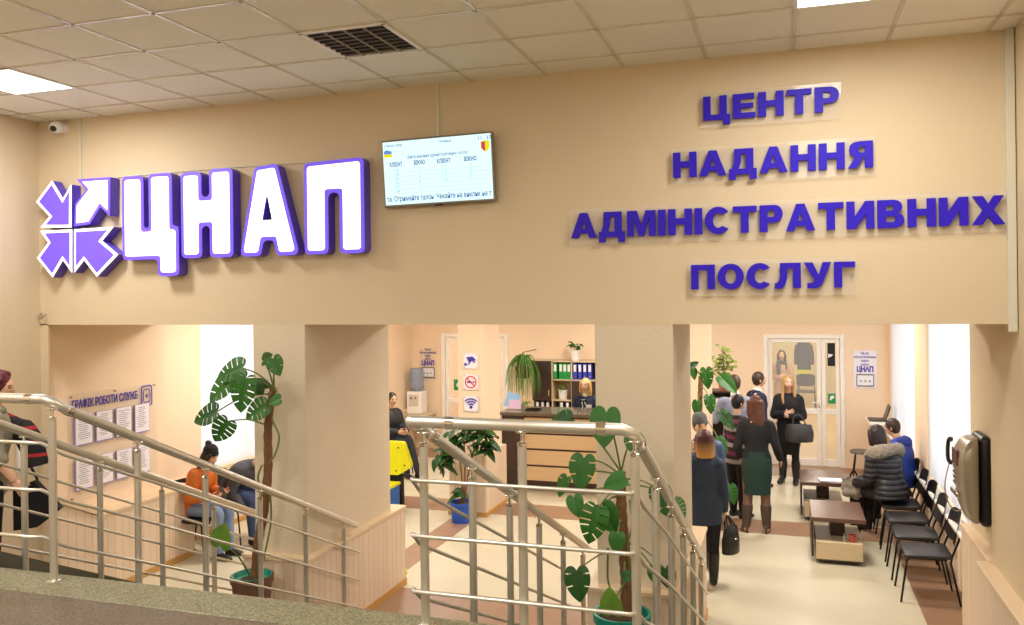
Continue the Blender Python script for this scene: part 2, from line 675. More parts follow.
# three flights going down beside two open wells
VOIDS = [(-4.70, -3.79), (-1.59, -0.65)]
FLIGHTS = [(XL, -4.73), (-3.76, -1.62), (-0.62, XR)]
for a, b in FLIGHTS:
    s = MB()
    for i in range(1, 10):
        s.box(a, b, LY - 0.3 if i == 1 else LY + 0.322 * (i - 1) - 0.02, LY + 0.322 * i, 0, LAND - 0.148 * i, bev=0.004)
    struct('stairs', s, 'terrazzo_in')
for x in (-4.76, -3.79, -1.65, -0.65):
    st = MB()
    rise = 0.13 if x == -4.76 else -0.02
    prof = [(LY, LAND + rise), (LY, 0.0), (6.72, 0.0), (6.72, 0.10)]
    st.prism([prof], 0.06, frame((x, 0, 0), (0, 1, 0), (0, 0, 1)))
    struct('trim_3', st, 'stringer')
for a, b in VOIDS:      # low plinth in each well that carries a planter
    struct('floor_plinth', MB().box(a + 0.02, b - 0.02, 5.25, D - 0.1, 0, 0.40, bev=0.01), 'wainscot')

# service hall
struct('floor', MB().box(HX0 - 0.5, HX1 + 0.3, LY - 0.2, 26, -0.2, 0), 'floor')
fb = MB()
fb.box(-3.98, -1.0, 6.7, 7.90, 0, 0.003)
fb.box(-4.32, -3.98, 6.7, 10.9, 0, 0.003)
fb.box(HXF, HX1, 10.9, 11.55, 0, 0.0025)
fb.box(1.17, HX1, 7.0, 15.2, 0, 0.003)
fb.box(HXF, HX1, 14.4, 15.29, 0, 0.0025)
struct('trim_4', fb, 'band')
struct('ceiling_hall', MB().box(HX0 - 0.5, HX1 + 0.4, PD - 0.1, HY1 + 0.2, HALL_Z, HALL_Z + 0.1), 'hall_wall')


def holed_x(mb, x0, x1, y0, y1, z0, z1, holes):
    """a wall across x0..x1 running along y with rectangular openings (ya, yb, za, zb)"""
    y = y0
    for ya, yb, za, zb in holes:
        mb.box(x0, x1, y, ya, z0, z1)
        mb.box(x0, x1, ya, yb, z0, za)
        mb.box(x0, x1, ya, yb, zb, z1)
        y = yb
    mb.box(x0, x1, y, y1, z0, z1)
    return mb


def holed_y(mb, y0, y1, x0, x1, z0, z1, holes):
    x = x0
    for xa, xb, za, zb in holes:
        mb.box(x, xa, y0, y1, z0, z1)
        if za > z0:
            mb.box(xa, xb, y0, y1, z0, za)
        mb.box(xa, xb, y0, y1, zb, z1)
        x = xb
    mb.box(x, x1, y0, y1, z0, z1)
    return mb


WR = [(8.20, 11.38, 0.72, 2.85), (12.38, 15.12, 0.72, 2.85)]
HXF = -7.05
WL = [(8.93, 10.9, 0.77, 2.85)]
struct('wall_hall_right', holed_x(MB(), HX1, HX1 + 0.22, 8.0, HY1 + 0.3, -0.1, HALL_Z + 0.1, WR), 'hall_wall')
struct('wall_hall_left', holed_x(MB(), HXF - 0.25, HXF, 8.0, HY1 + 0.3, -0.1, HALL_Z + 0.1, WL).box(HXF - 0.25, HX0 + 0.03, D, 8.02, -0.1, HALL_Z + 0.1), 'hall_wall')
DOORS = [(-6.43, -5.05), (-0.38, 0.93)]
DZ = 2.26
struct('wall_hall_back', holed_y(MB(), HY1, HY1 + 0.2, HX0 - 0.5, HX1 + 0.4, -0.1, HALL_Z + 0.1, [(a, b, -0.1, DZ) for a, b in DOORS]), 'hall_wall')
# two square columns in the hall, with panelled feet
for a, b, y0, y1 in ((-4.30, -3.95, 10.80, 11.55), (-1.26, -0.93, 10.80, 11.3)):
    struct('column', MB().box(a, b, y0, y1, 0, HALL_Z + 0.02, bev=0.006), 'hall_wall')
    struct('trim_5', MB().box(a - 0.12, b + 0.07, y0 - 0.07, y1 + 0.07, 0, 0.84, bev=0.008), 'wainscot')
    struct('baseboard_column', MB().box(a - 0.135, b + 0.085, y0 - 0.085, y1 + 0.085, 0, 0.06), 'skirting')

# board panelling with a wooden ledge on the piers and side walls
def panelling(x0, x1, y0, y1, z=LEDGE, over=0.012):
    struct('trim_6', MB().box(x0, x1, y0, y1, 0, z - 0.02), 'wainscot')
    struct('trim_7', MB().box(x0 - over, x1 + over, y0 - over, y1 + over, z - 0.021, z + 0.012, bev=0.004), 'ledge')
    struct('baseboard_hall', MB().box(x0 - 0.01, x1 + 0.01, y0 - 0.01, y1 + 0.01, 0, 0.07), 'skirting')


for a, b in PIERS:
    panelling(a - BOX, b + BOX, D - BOX - 0.03, PD + BOX)
panelling(1.33, 1.42, D - 0.5, 7.02, 0.97)
panelling(1.405, 1.5, 7.0, 8.05, 0.99)
panelling(HX0, XL + 0.10, 6.84, 8.25, 0.82)
panelling(HXF, HXF + 0.05, 8.25, HY1 - 0.05, 0.80)
# panelling that climbs beside the left flight
lw = MB()
lw.prism([[(6.30, 0), (6.84, 0), (6.84, 0.80), (6.30, 1.07)]], 0.10, frame((XL, 0, 0), (0, 1, 0), (0, 0, 1)))
struct('trim_8', lw, 'wainscot')
lw = MB()
lw.prism([[(6.86, 0.80), (6.86, 0.83), (6.30, 1.11), (6.30, 1.07)]], 0.12, frame((XL, 0, 0), (0, 1, 0), (0, 0, 1)))
struct('trim_9', lw, 'ledge')
# window sill boards
struct('trim_10', MB().box(HX1 - 0.11, HX1 + 0.02, 8.04, 15.25, 0.68, 0.72, bev=0.008), 'pvc')
struct('trim_11', MB().box(HXF - 0.05, HXF + 0.08, 8.85, 11.0, 0.74, 0.775, bev=0.008), 'ledge')

# windows with white vertical blinds
def window(n, xin, ya, yb, za, zb, sgn):
    """sgn: +1 when outside is towards +x"""
    xo = xin + sgn * 0.15
    fr = MB()
    t, dp = 0.06, 0.03
    for (a, b, c, d) in ((ya + t, yb - t, za, za + t), (ya + t, yb - t, zb - t, zb), (ya, ya + t, za, zb), (yb - t, yb, za, zb), ((ya + yb) / 2 - 0.04, (ya + yb) / 2 + 0.04, za + t, zb - t)):
        fr.box(xo - dp, xo + dp, a, b, c, d, bev=0.006)
    w = struct('window_%d' % n, fr, 'pvc')
    child_struct('window_glass', MB().box(xo - 0.004, xo + 0.004, ya + t, yb - t, za + t, zb - t), 'glass', w)
    bl = MB()
    y = ya + 0.03
    while y < yb - 0.03:
        xb = xin + sgn * 0.04
        bl.box(xb - 0.0015, xb + 0.0015, y, y + 0.088, za + 0.03, zb - 0.04, rot=Matrix.Rotation(sgn * 0.35, 3, 'Z'))
        y += 0.085
    child_struct('vertical_blind', bl, 'blind', w)
    child_struct('blind_rail', MB().box(xin + sgn * 0.01, xin + sgn * 0.07, ya + 0.02, yb - 0.02, zb - 0.045, zb - 0.005), 'white', w)


window(1, HX1, *WR[0], 1)
window(2, HX1, *WR[1], 1)
window(3, HXF, *WL[0], -1)


# double doors of white frames and tall panes
def door(n, x0, x1, main_w, sign_x, mid_z=0.95):
    f = MB()
    y0, y1 = HY1 + 0.03, HY1 + 0.10
    t = 0.07
    f.box(x0, x0 + t, y0 - 0.05, y1 + 0.05, 0, DZ, bev=0.008).box(x1 - t, x1, y0 - 0.05, y1 + 0.05, 0, DZ, bev=0.008).box(x0 + t, x1 - t, y0 - 0.05, y1 + 0.05, DZ - t, DZ, bev=0.008)
    d = struct('door_%d' % n, f, 'pvc')
    xs = x0 + main_w
    leaves = [(x0 + t, xs), (xs, x1 - t)]
    for i, (a, b) in enumerate(leaves):
        w = 0.065
        lf = MB()
        a += 0.004
        b -= 0.004
        lf.box(a, a + w, y0, y1, 0.01, DZ - t, bev=0.008).box(b - w, b, y0, y1, 0.01, DZ - t, bev=0.008)
        lf.box(a + w, b - w, y0, y1, 0.01, 0.12).box(a + w, b - w, y0, y1, DZ - t - 0.07, DZ - t).box(a + w, b - w, y0, y1, mid_z - 0.05, mid_z + 0.03)
        leaf = child_struct('door_leaf', lf, 'pvc', d)
        child_struct('door_pane', MB().box(a + w, b - w, y0 + 0.03, y0 + 0.04, 0.12, mid_z - 0.05).box(a + w, b - w, y0 + 0.03, y0 + 0.04, mid_z + 0.03, DZ - t - 0.07), 'glass', leaf)
        if i == 0:
            h = MB()
            h.box(b - w + 0.005, b - 0.005, y0 - 0.012, y0, 0.95, 1.25, bev=0.004)
            h.tube([(b - 0.035, y0 - 0.01, 1.1), (b - 0.035, y0 - 0.06, 1.1), (b - 0.05, y0 - 0.065, 1.1), (b - 0.15, y0 - 0.065, 1.1)], 0.011, 8)
            child_struct('door_handle', h, 'white', leaf, 0.6)
            child_struct('door_lock', MB().tube([(b - 0.035, y0 - 0.016, 1.02), (b - 0.035, y0 - 0.005, 1.02)], 0.012, 10), 'black', leaf)
    hg = MB()
    for z in (0.35, 1.1, 1.85, 2.05):
        hg.tube([(x0 + 0.02, y0 - 0.06, z), (x0 + 0.02, y0 - 0.06, z + 0.1)], 0.014, 8)
        hg.tube([(x1 - 0.02, y0 - 0.06, z), (x1 - 0.02, y0 - 0.06, z + 0.1)], 0.014, 8)
    child_struct('door_hinge', hg, 'white', d, 0.6)
    return d


door(1, *DOORS[1], 0.94, 0)
door(2, *DOORS[0], 0.62, 0)

# the corridor beyond the right double door and the room beyond the left one
co = MB()
co.box(-1.7, -1.5, HY1 + 0.2, 25.2, -0.1, 3.0).box(2.2, 2.4, HY1 + 0.2, 25.2, -0.1, 3.0).box(-1.7, 2.4, 25.0, 25.2, -0.1, 3.0).box(-1.7, 2.4, HY1 + 0.2, 25.2, 3.0, 3.1)
M['corridor'] = mat('corridor_paint', 'e2d6b4', 0.7)
M['corridor_floor'] = mat('corridor_floor', 'd2b684', 0.35)
struct('wall_corridor', co, 'corridor')
struct('floor_corridor', MB().box(-1.5, 2.2, HY1 + 0.02, 25, 0, 0.004), 'corridor_floor')
ro = MB()
ro.box(-7.6, -7.4, HY1 + 0.2, 19.2, -0.1, 3.0).box(-4.0, -3.8, HY1 + 0.2, 19.2, -0.1, 3.0).box(-7.6, -3.8, 19.0, 19.2, -0.1, 3.0).box(-7.6, -3.8, HY1 + 0.2, 19.2, 3.0, 3.1)
struct('wall_office', ro, 'hall_wall')

# surface trunking on the big wall
struct('trim_12', MB().box(1.372, 1.424, D - 0.035, D, LIN - 0.05, UP_Z, bev=0.004), 'trunk')
struct('trim_13', MB().box(-6.222, -6.198, D - 0.014, D, 4.1, UP_Z), 'trunk')
struct('trim_14', MB().box(-2.635, -2.605, D - 0.014, D, 3.95, UP_Z), 'trunk')
cb = at(118, 177, Y=D)
ce = at(372, 158, Y=D)
tag(MB().tube([(cb.x, D - 0.006, cb.z), (-4.6, D - 0.006, 4.135), (ce.x, D - 0.006, ce.z)], 0.006, 6).build('cable', 'trunk', None, 0.8), 'thin grey cable running along the wall behind the tops of the big letters', 'cable')


# ================================================================== CEILING FITTINGS
def ceiling_lamp(x, y, z, label, watts, col, s=0.6):
    t = thing('ceiling_light', label, 'ceiling light', (x, y, z), 0, 'square ceiling lights')
    f = MB()
    for a in (-1, 1):
        f.box(x + a * s / 2 - 0.012, x + a * s / 2 + 0.012, y - s / 2, y + s / 2, z - 0.012, z - 0.001)
        f.box(x - s / 2, x + s / 2, y + a * s / 2 - 0.012, y + a * s / 2 + 0.012, z - 0.012, z - 0.001)
    f.build('frame', 'white', t)
    MB().box(x - s / 2 + 0.012, x + s / 2 - 0.012, y - s / 2 + 0.012, y + s / 2 - 0.012, z - 0.009, z - 0.001).build('diffuser', 'diffuser', t)
    area('panel_lamp', (x, y, z - 0.02), s - 0.05, s - 0.05, watts, col)


_lab = {(-5.626, 4.987): 'lit white square ceiling light above the left end of the wall', (0.374, 4.987): 'lit white square ceiling light above the blue lettering'}
for i, (x, y) in enumerate(UPPER_LAMPS):
    ceiling_lamp(x, y, UP_Z, _lab.get((x, y), 'lit white square ceiling light over the landing behind the camera'), UPPER_W * (0.72 if y > 4 and x > 0 else 0.9 if y > 4 else 1.0), (1.0, 0.97, 0.93))
for i, (x, y) in enumerate(HALL_LAMPS):
    ceiling_lamp(x, y, HALL_Z, 'lit square ceiling light of the service hall', HALL_W, (1.0, 0.95, 0.88))
area('panel_lamp', (0.3, 18.5, 2.97), 0.6, 2.0, 70, (1.0, 0.93, 0.8))
area('panel_lamp', (0.3, 22.5, 2.97), 0.6, 2.0, 70, (1.0, 0.93, 0.8))
area('panel_lamp', (-5.7, 17.2, 2.97), 0.8, 0.8, 60, (1.0, 0.95, 0.88))

# the dark louvred light that is off
lx, ly = -2.626, 4.987
t = thing('louvred_light', 'dark unlit louvred ceiling light with pale blades', 'ceiling light', (lx, ly, UP_Z))
f = MB()
for a in (-1, 1):
    f.box(lx + a * 0.29 - 0.012, lx + a * 0.29 + 0.012, ly - 0.3, ly + 0.3, UP_Z - 0.016, UP_Z - 0.001)
    f.box(lx - 0.3, lx + 0.3, ly + a * 0.29 - 0.012, ly + a * 0.29 + 0.012, UP_Z - 0.016, UP_Z - 0.001)
f.build('frame', 'white', t)
MB().box(lx - 0.28, lx + 0.28, ly - 0.28, ly + 0.28, UP_Z - 0.003, UP_Z - 0.0005).build('housing', 'dark', t)
f = MB()
for k in range(1, 4):
    f.box(lx - 0.28 + 0.14 * k - 0.005, lx - 0.28 + 0.14 * k + 0.005, ly - 0.28, ly + 0.28, UP_Z - 0.016, UP_Z - 0.003)
f.build('long_blade', 'rib', t)
f = MB()
for k in range(1, 8):
    f.box(lx - 0.28, lx + 0.28, ly - 0.28 + 0.07 * k - 0.003, ly - 0.28 + 0.07 * k + 0.003, UP_Z - 0.014, UP_Z - 0.003)
M['blade'] = mat('dark_blade', '574c3c', 0.35, metal=0.5)
f.build('cross_blade', 'blade', t)

# camera in the corner
c = V((-6.40, D - 0.02, 4.60))
t = thing('security_camera', 'small white dome security camera high in the left corner', 'security camera', c)
MB().tube([(c.x, D, c.z + 0.01), (c.x, D - 0.05, c.z + 0.01)], 0.05, 16).build('mount', 'white', t, 0.6)
m_ = MB()
m_.ell((c.x, D - 0.09, c.z), (0.062, 0.07, 0.055))
m_.build('housing', 'white', t, 3.14)
m_ = MB()
m_.ell((c.x + 0.012, D - 0.138, c.z - 0.018), (0.032, 0.03, 0.028))
m_.build('lens', 'black', t, 3.14)

# small hook on the left wall
t = thing('pipe_hook', 'small bent metal hook on the wall below the arrow emblem', 'hook', (-6.67, D - 0.02, 2.86))
MB().tube(spline([(-6.70, D, 2.88), (-6.70, D - 0.04, 2.86), (-6.66, D - 0.05, 2.835), (-6.62, D - 0.04, 2.86), (-6.62, D - 0.03, 2.875)], 5), 0.008, 8).build('hook', 'silver', t, 3.14)

# ================================================================== THE BIG LIT SIGN
FY = D - 0.115       # front plane of the big letters
GL = {}
GL['Ц'] = (-5.635, 0.606, [[(0, 0), (0, .745), (.235, .745), (.235, .275), (.292, .275), (.292, .755), (.54, .755), (.54, .285), (.606, .285), (.606, -.15), (.383, -.15), (.383, 0)]])
GL['Н'] = (-5.0, 0.53, [[(0, 0), (0, .745), (.212, .745), (.212, .523), (.294, .523), (.294, .76), (.53, .76), (.53, 0), (.294, 0), (.294, .275), (.212, .275), (.212, 0)]])
GL['А'] = (-4.405, 0.58, [[(0, 0), (.157, .75), (.375, .77), (.58, .0), (.363, .0), (.335, .13), (.235, .13), (.205, 0)], [(.225, .30), (.275, .53), (.325, .30)]])
GL['П'] = (-3.775, 0.55, [[(0, 0), (0, .755), (.55, .775), (.55, 0), (.328, 0), (.328, .5), (.222, .5), (.222, 0)]])
zb = 3.352
for ch, (x, w, cs) in GL.items():
    t = thing('sign_letter', 'big white lit letter %s with purple rim and sides' % ch, 'sign letter', (x, D, zb), 0, 'big lit letters on the wall')
    outer = fillet(cs[0], 0.045, 5)
    body = MB()
    body.prism([outer] + [fillet(h, 0.004, 2) for h in cs[1:]], D - FY - 0.012, front((x, D - 0.012, zb)))
    body.build('letter_side', 'purple', t)
    holes = cs[1:]
    rim = MB()
    rim.prism([outer] + [fillet(h, 0.004, 2) for h in holes], 0.006, front((x, FY, zb)))
    rim.build('letter_rim', 'purple_face', t)
    face = MB()
    ins = fillet(inset(cs[0], 0.032), 0.026, 5)
    face.prism([ins] + [fillet(h, 0.004, 2) for h in holes], 0.006, front((x, FY - 0.004, zb)))
    face.build('letter_face', 'lit_white', t)
    for px in (0.1, w - 0.1):
        MB().tube([(x + px, D, zb + 0.12), (x + px, D - 0.02, zb + 0.12)], 0.012, 8).build('standoff', 'silver', t)


def crop5(pts):
    return [(at(x / 3.90625, 150 + y / 3.90625, Y=FY).x, at(x / 3.90625, 150 + y / 3.90625, Y=FY).z) for x, y in pts]


ARROWS = [
    ('purple arrow with white rim pointing down to the emblem centre, upper left of four', [(205, 120), (247, 190), (280, 135), (280, 303), (160, 303), (195, 260), (143, 203)], 0),
    ('purple arrow with white rim pointing up to the emblem centre, lower left of four', [(160, 316), (283, 310), (283, 480), (247, 430), (207, 498), (147, 422), (190, 362)], 0),
    ('purple arrow with white rim pointing up to the emblem centre, lower right of four', [(291, 310), (445, 300), (400, 355), (463, 408), (380, 495), (330, 430), (291, 480)], 0),
    ('white arrow with purple rim pointing outwards, upper right of the four in the emblem', [(302, 115), (432, 106), (430, 258), (393, 222), (352, 290), (292, 298), (295, 212), (338, 155)], 1),
]
for lab, pts, kind in ARROWS:
    q = crop5(pts)
    c = V((sum(p[0] for p in q) / len(q), D, sum(p[1] for p in q) / len(q)))
    t = thing('emblem_arrow', lab, 'sign arrow', c, 0, 'arrows of the emblem')
    MB().prism([q], D - FY - 0.012, front((0, D - 0.012, 0))).build('arrow_side', 'purple', t)
    MB().prism([q], 0.006, front((0, FY, 0))).build('arrow_rim', 'purple_face' if kind else 'white_rim', t)
    MB().prism([inset(q, 0.026)], 0.006, front((0, FY - 0.004, 0))).build('arrow_face', 'lit_white' if kind else 'purple_face', t)
    MB().tube([(c.x, D, c.z), (c.x, D - 0.02, c.z)], 0.012, 8).build('standoff', 'silver', t)

# ================================================================== THE BLUE LETTERING
def arc(cx, cy, rx, ry, a0, a1, n=12):
    return [(cx + rx * math.cos(math.radians(a0 + (a1 - a0) * k / n)), cy + ry * math.sin(math.radians(a0 + (a1 - a0) * k / n))) for k in range(n + 1)]


BG = {
    'Ц': (1.0, [[(0, 0), (0, 1), (.28, 1), (.28, .22), (.6, .22), (.6, 1), (.88, 1), (.88, .22), (1.0, .22), (1.0, -.2), (.74, -.2), (.74, 0)]]),
    'Е': (.82, [[(0, 0), (0, 1), (.79, 1), (.79, .78), (.29, .78), (.29, .61), (.75, .61), (.75, .41), (.29, .41), (.29, .22), (.82, .22), (.82, 0)]]),
    'Н': (.92, [[(0, 0), (0, 1), (.29, 1), (.29, .64), (.63, .64), (.63, 1), (.92, 1), (.92, 0), (.63, 0), (.63, .4), (.29, .4), (.29, 0)]]),
    'Т': (.88, [[(.295, 0), (.295, .77), (0, .77), (0, 1), (.88, 1), (.88, .77), (.585, .77), (.585, 0)]]),
    'Р': (.84, [[(0, 0), (0, 1)] + arc(.52, .67, .32, .33, 90, -90) + [(.29, .34), (.29, 0)], [(.29, .79)] + arc(.45, .67, .1, .12, 90, -90, 8) + [(.29, .55)]]),
    'А': (1.04, [[(0, 0), (.37, 1), (.67, 1), (1.04, 0), (.74, 0), (.68, .18), (.36, .18), (.3, 0)], [(.43, .38), (.61, .38), (.52, .68)]]),
    'Д': (1.04, [[(0, -.2), (0, .22), (.1, .22), (.18, .45), (.2, 1), (.92, 1), (.92, .22), (1.04, .22), (1.04, -.2), (.78, -.2), (.78, 0), (.26, 0), (.26, -.2)], [(.37, .22), (.63, .22), (.63, .79), (.46, .79), (.45, .5)]]),
    'М': (1.12, [[(0, 0), (0, 1), (.39, 1), (.56, .42), (.73, 1), (1.12, 1), (1.12, 0), (.86, 0), (.86, .72), (.67, 0), (.45, 0), (.26, .72), (.26, 0)]]),
    'І': (.29, [[(0, 0), (0, 1), (.29, 1), (.29, 0)]]),
    'С': (.94, [arc(.49, .5, .49, .52, 38, 322, 24)[::1] + arc(.50, .5, .2, .28, 312, 48, 18)]),
    'И': (.94, [[(0, 0), (0, 1), (.28, 1), (.28, .47), (.63, 1), (.94, 1), (.94, 0), (.66, 0), (.66, .53), (.31, 0)]]),
    'В': (.9, [[(0, 0), (0, 1)] + arc(.54, .75, .29, .25, 90, -70, 10) + arc(.58, .27, .32, .27, 70, -90, 10), [(.29, .79)] + arc(.47, .705, .08, .085, 90, -90, 6) + [(.29, .62)], [(.29, .42)] + arc(.51, .315, .1, .105, 90, -90, 6) + [(.29, .21)]]),
    'Х': (1.04, [[(0, 0), (.35, .51), (.02, 1), (.35, 1), (.52, .72), (.69, 1), (1.01, 1), (.69, .51), (1.04, 0), (.7, 0), (.52, .3), (.34, 0)]]),
    'П': (.92, [[(0, 0), (0, 1), (.92, 1), (.92, 0), (.63, 0), (.63, .77), (.29, .77), (.29, 0)]]),
    'О': (1.0, [arc(.5, .5, .5, .52, 0, 345, 23), arc(.5, .5, .21, .29, 0, 340, 17)]),
    'Л': (.96, [[(0, -.01), (0, .21), (.1, .22), (.17, .33), (.2, .55), (.2, 1), (.96, 1), (.96, 0), (.67, 0), (.67, .77), (.47, .77), (.46, .4), (.4, .16), (.3, .02), (.15, -.03)]]),
    'У': (.98, [[(.0, 1), (.32, 1), (.53, .52), (.68, 1), (.98, 1), (.68, .2), (.58, .05), (.44, -.02), (.12, -.01), (.12, .2), (.26, .19), (.36, .23), (.38, .3)]]),
    'Г': (.74, [[(0, 0), (0, 1), (.74, 1), (.74, .77), (.29, .77), (.29, 0)]]),
    'Я': (.88, [[(.88, 0), (.88, 1), (.42, 1), (.22, .97), (.08, .87), (.04, .69), (.09, .51), (.25, .41), (0, 0), (.33, 0), (.52, .36), (.59, .36), (.59, 0)], [(.59, .79), (.44, .78), (.35, .68), (.44, .57), (.59, .57)]]),
}
LINES = [('ЦЕНТР', (703, 97), (839, 88), (703, 121), 'first line of blue letters ЦЕНТР on a clear strip'),
         ('НАДАННЯ', (673, 153), (873, 145), (673, 178), 'second line of blue letters НАДАННЯ on a clear strip'),
         ('АДМІНІСТРАТИВНИХ', (571, 213.5), (1005, 199), (571, 238.5), 'long third line of blue letters АДМІНІСТРАТИВНИХ on a clear strip'),
         ('ПОСЛУГ', (691, 265), (855, 262), (691, 289.5), 'fourth line of blue letters ПОСЛУГ on a clear strip')]
BY = D - 0.045
for word, tl, tr, bl, lab in LINES:
    p0, p1, p2 = at(*tl, Y=BY), at(*tr, Y=BY), at(*bl, Y=BY)
    h = p0.z - p2.z
    base = p2.z
    wtot = p1.x - p0.x
    n = len(word)
    raw = sum(BG[c][0] for c in word)
    gap = 0.10
    k = wtot / (raw * h + gap * h * (n - 1))
    t = thing('lettering_strip', lab, 'lettering', ((p0.x + p1.x) / 2, D, base), 0, 'four lines of blue lettering')
    MB().box(p0.x - 0.02, p1.x + 0.015, D - 0.03, D - 0.025, base - 0.05, base + h + 0.03).build('backing_strip', 'acrylic', t)
    for sx in (p0.x + 0.02, p1.x - 0.02):
        MB().tube([(sx, D - 0.001, base + h * .5), (sx, D - 0.033, base + h * .5)], 0.008, 8).build('standoff', 'silver', t)
    x = p0.x
    for c in word:
        w, cs = BG[c]
        lt = MB()
        lt.prism([[(px * h * k, py * h) for px, py in q] for q in cs], 0.022, front((x, D - 0.03, base)))
        lt.build('letter', 'indigo', t)
        x += (w + gap) * h * k

# ================================================================== THE WALL DISPLAY
tx0, tx1, tz0, tz1 = -3.07, -2.125, 3.72, 4.255
t = thing('wall_display', 'flat wall display lit pale cyan with a queue table', 'display', ((tx0 + tx1) / 2, D, tz0))
ty = D - 0.09
_piv = V(((tx0 + tx1) / 2, D - 0.05, (tz0 + tz1) / 2))
TILT = Matrix.Translation(_piv) @ Matrix.Rotation(math.radians(4), 4, 'X') @ Matrix.Rotation(math.radians(-0.8), 4, 'Y') @ Matrix.Translation(-_piv)
MB().box(tx0, tx1, ty, ty + 0.045, tz0, tz1, bev=0.008).xf(TILT).build('bezel', 'bezel', t)
MB().box(tx0 + 0.014, tx1 - 0.014, ty - 0.002, ty + 0.01, tz0 + 0.02, tz1 - 0.014).xf(TILT).build('screen', 'screen', t)
MB().box(-2.72, -2.48, D - 0.05, D, 3.85, 4.12).build('wall_bracket', 'black', t)
MB().box(-2.63, -2.57, ty - 0.004, ty + 0.02, tz0 - 0.008, tz0 + 0.008).xf(TILT).build('sensor', 'black', t)
tw, th_ = tx1 - tx0, tz1 - tz0


def scr(u, v, up=0.0035):
    """point on the screen, u from the left, v from the top, as a matrix"""
    return TILT @ front((tx0 + u * tw, ty - up, tz1 - v * th_))


for body, u, v, size, w, m_, b in (
        ('5 Лютого 2018р.', .115, .085, .03, .17, 'screen_blue', 0.0), ("П'ятниця", .585, .085, .03, .11, 'screen_blue', 0.0), ('11 : 37', .93, .085, .036, .11, 'screen_blue', 0.0),
        ('Центр надання адміністративних послуг', .51, .27, .036, .55, 'screen_blue', 0.0),
        ('КЛІЄНТ', .13, .37, .046, .115, 'screen_blue', .0012), ('ВІКНО', .345, .365, .046, .10, 'screen_blue', .0012), ('КЛІЄНТ', .565, .37, .046, .12, 'screen_blue', .0012), ('ВІКНО', .80, .37, .046, .11, 'screen_blue', .0012),
        ('та. Отримайте талон. Чекайте на виклик на т', .50, .88, .058, .94, 'screen_blue', .0006)):
    text_part('screen_text', body, size, 0.0008, m_, scr(u, v), t, width=w * tw, bold=b)
for k in range(6):
    rows = [(.13, '10%d' % (k + 3)), (.345, '%d' % (k * 2 + 3))] + ([(.565, '11%d' % (k + 1)), (.80, '%d' % (k + 9))] if k < 4 else [])
    for u, s in rows:
        text_part('screen_text', s, .03, 0.0006, 'screen_pale', scr(u, .455 + .063 * k), t)
ln = MB()
for k in range(6):
    z = tz1 - (.486 + .063 * k) * th_
    ln.box(tx0 + 0.05, tx1 - 0.05, ty - 0.003, ty - 0.0022, z - 0.0008, z + 0.0008)
ln.xf(TILT).build('table_line', 'screen_pale', t)
MB().prism([[(-.034, .0), (-.034, .02), (-.012, .034), (.012, .026), (.034, .02), (.034, .0)]], 0.0008, scr(.06, .205)).build('flag_top', 'flag_blue', t)
MB().prism([[(-.034, -.026), (-.034, 0), (.034, 0), (.034, -.026)]], 0.0008, scr(.06, .205)).build('flag_bottom', 'flag_yellow', t)
sh = [(-.036, .036), (-.036, -.012), (-.022, -.034), (0, -.044), (.022, -.034), (.036, -.012), (.036, .036), (0, .042)]
MB().prism([sh], 0.0008, scr(.935, .2)).build('crest_field', 'flag_yellow', t)
MB().prism([[(-.03, .03), (-.03, -.01), (-.018, -.03), (0, -.037), (0, .035)]], 0.0008, scr(.935, .2, .0045)).build('crest_field', 'crest_red', t)
# ================================================================== STEEL RAILINGS
SL = 0.46                         # fall of the stairs
RY0, RY1 = 3.57, 6.95             # rail from landing corner to foot of the stairs
RZ0 = 2.40


def rail_z(y):
    return RZ0 - SL * (y - RY0)


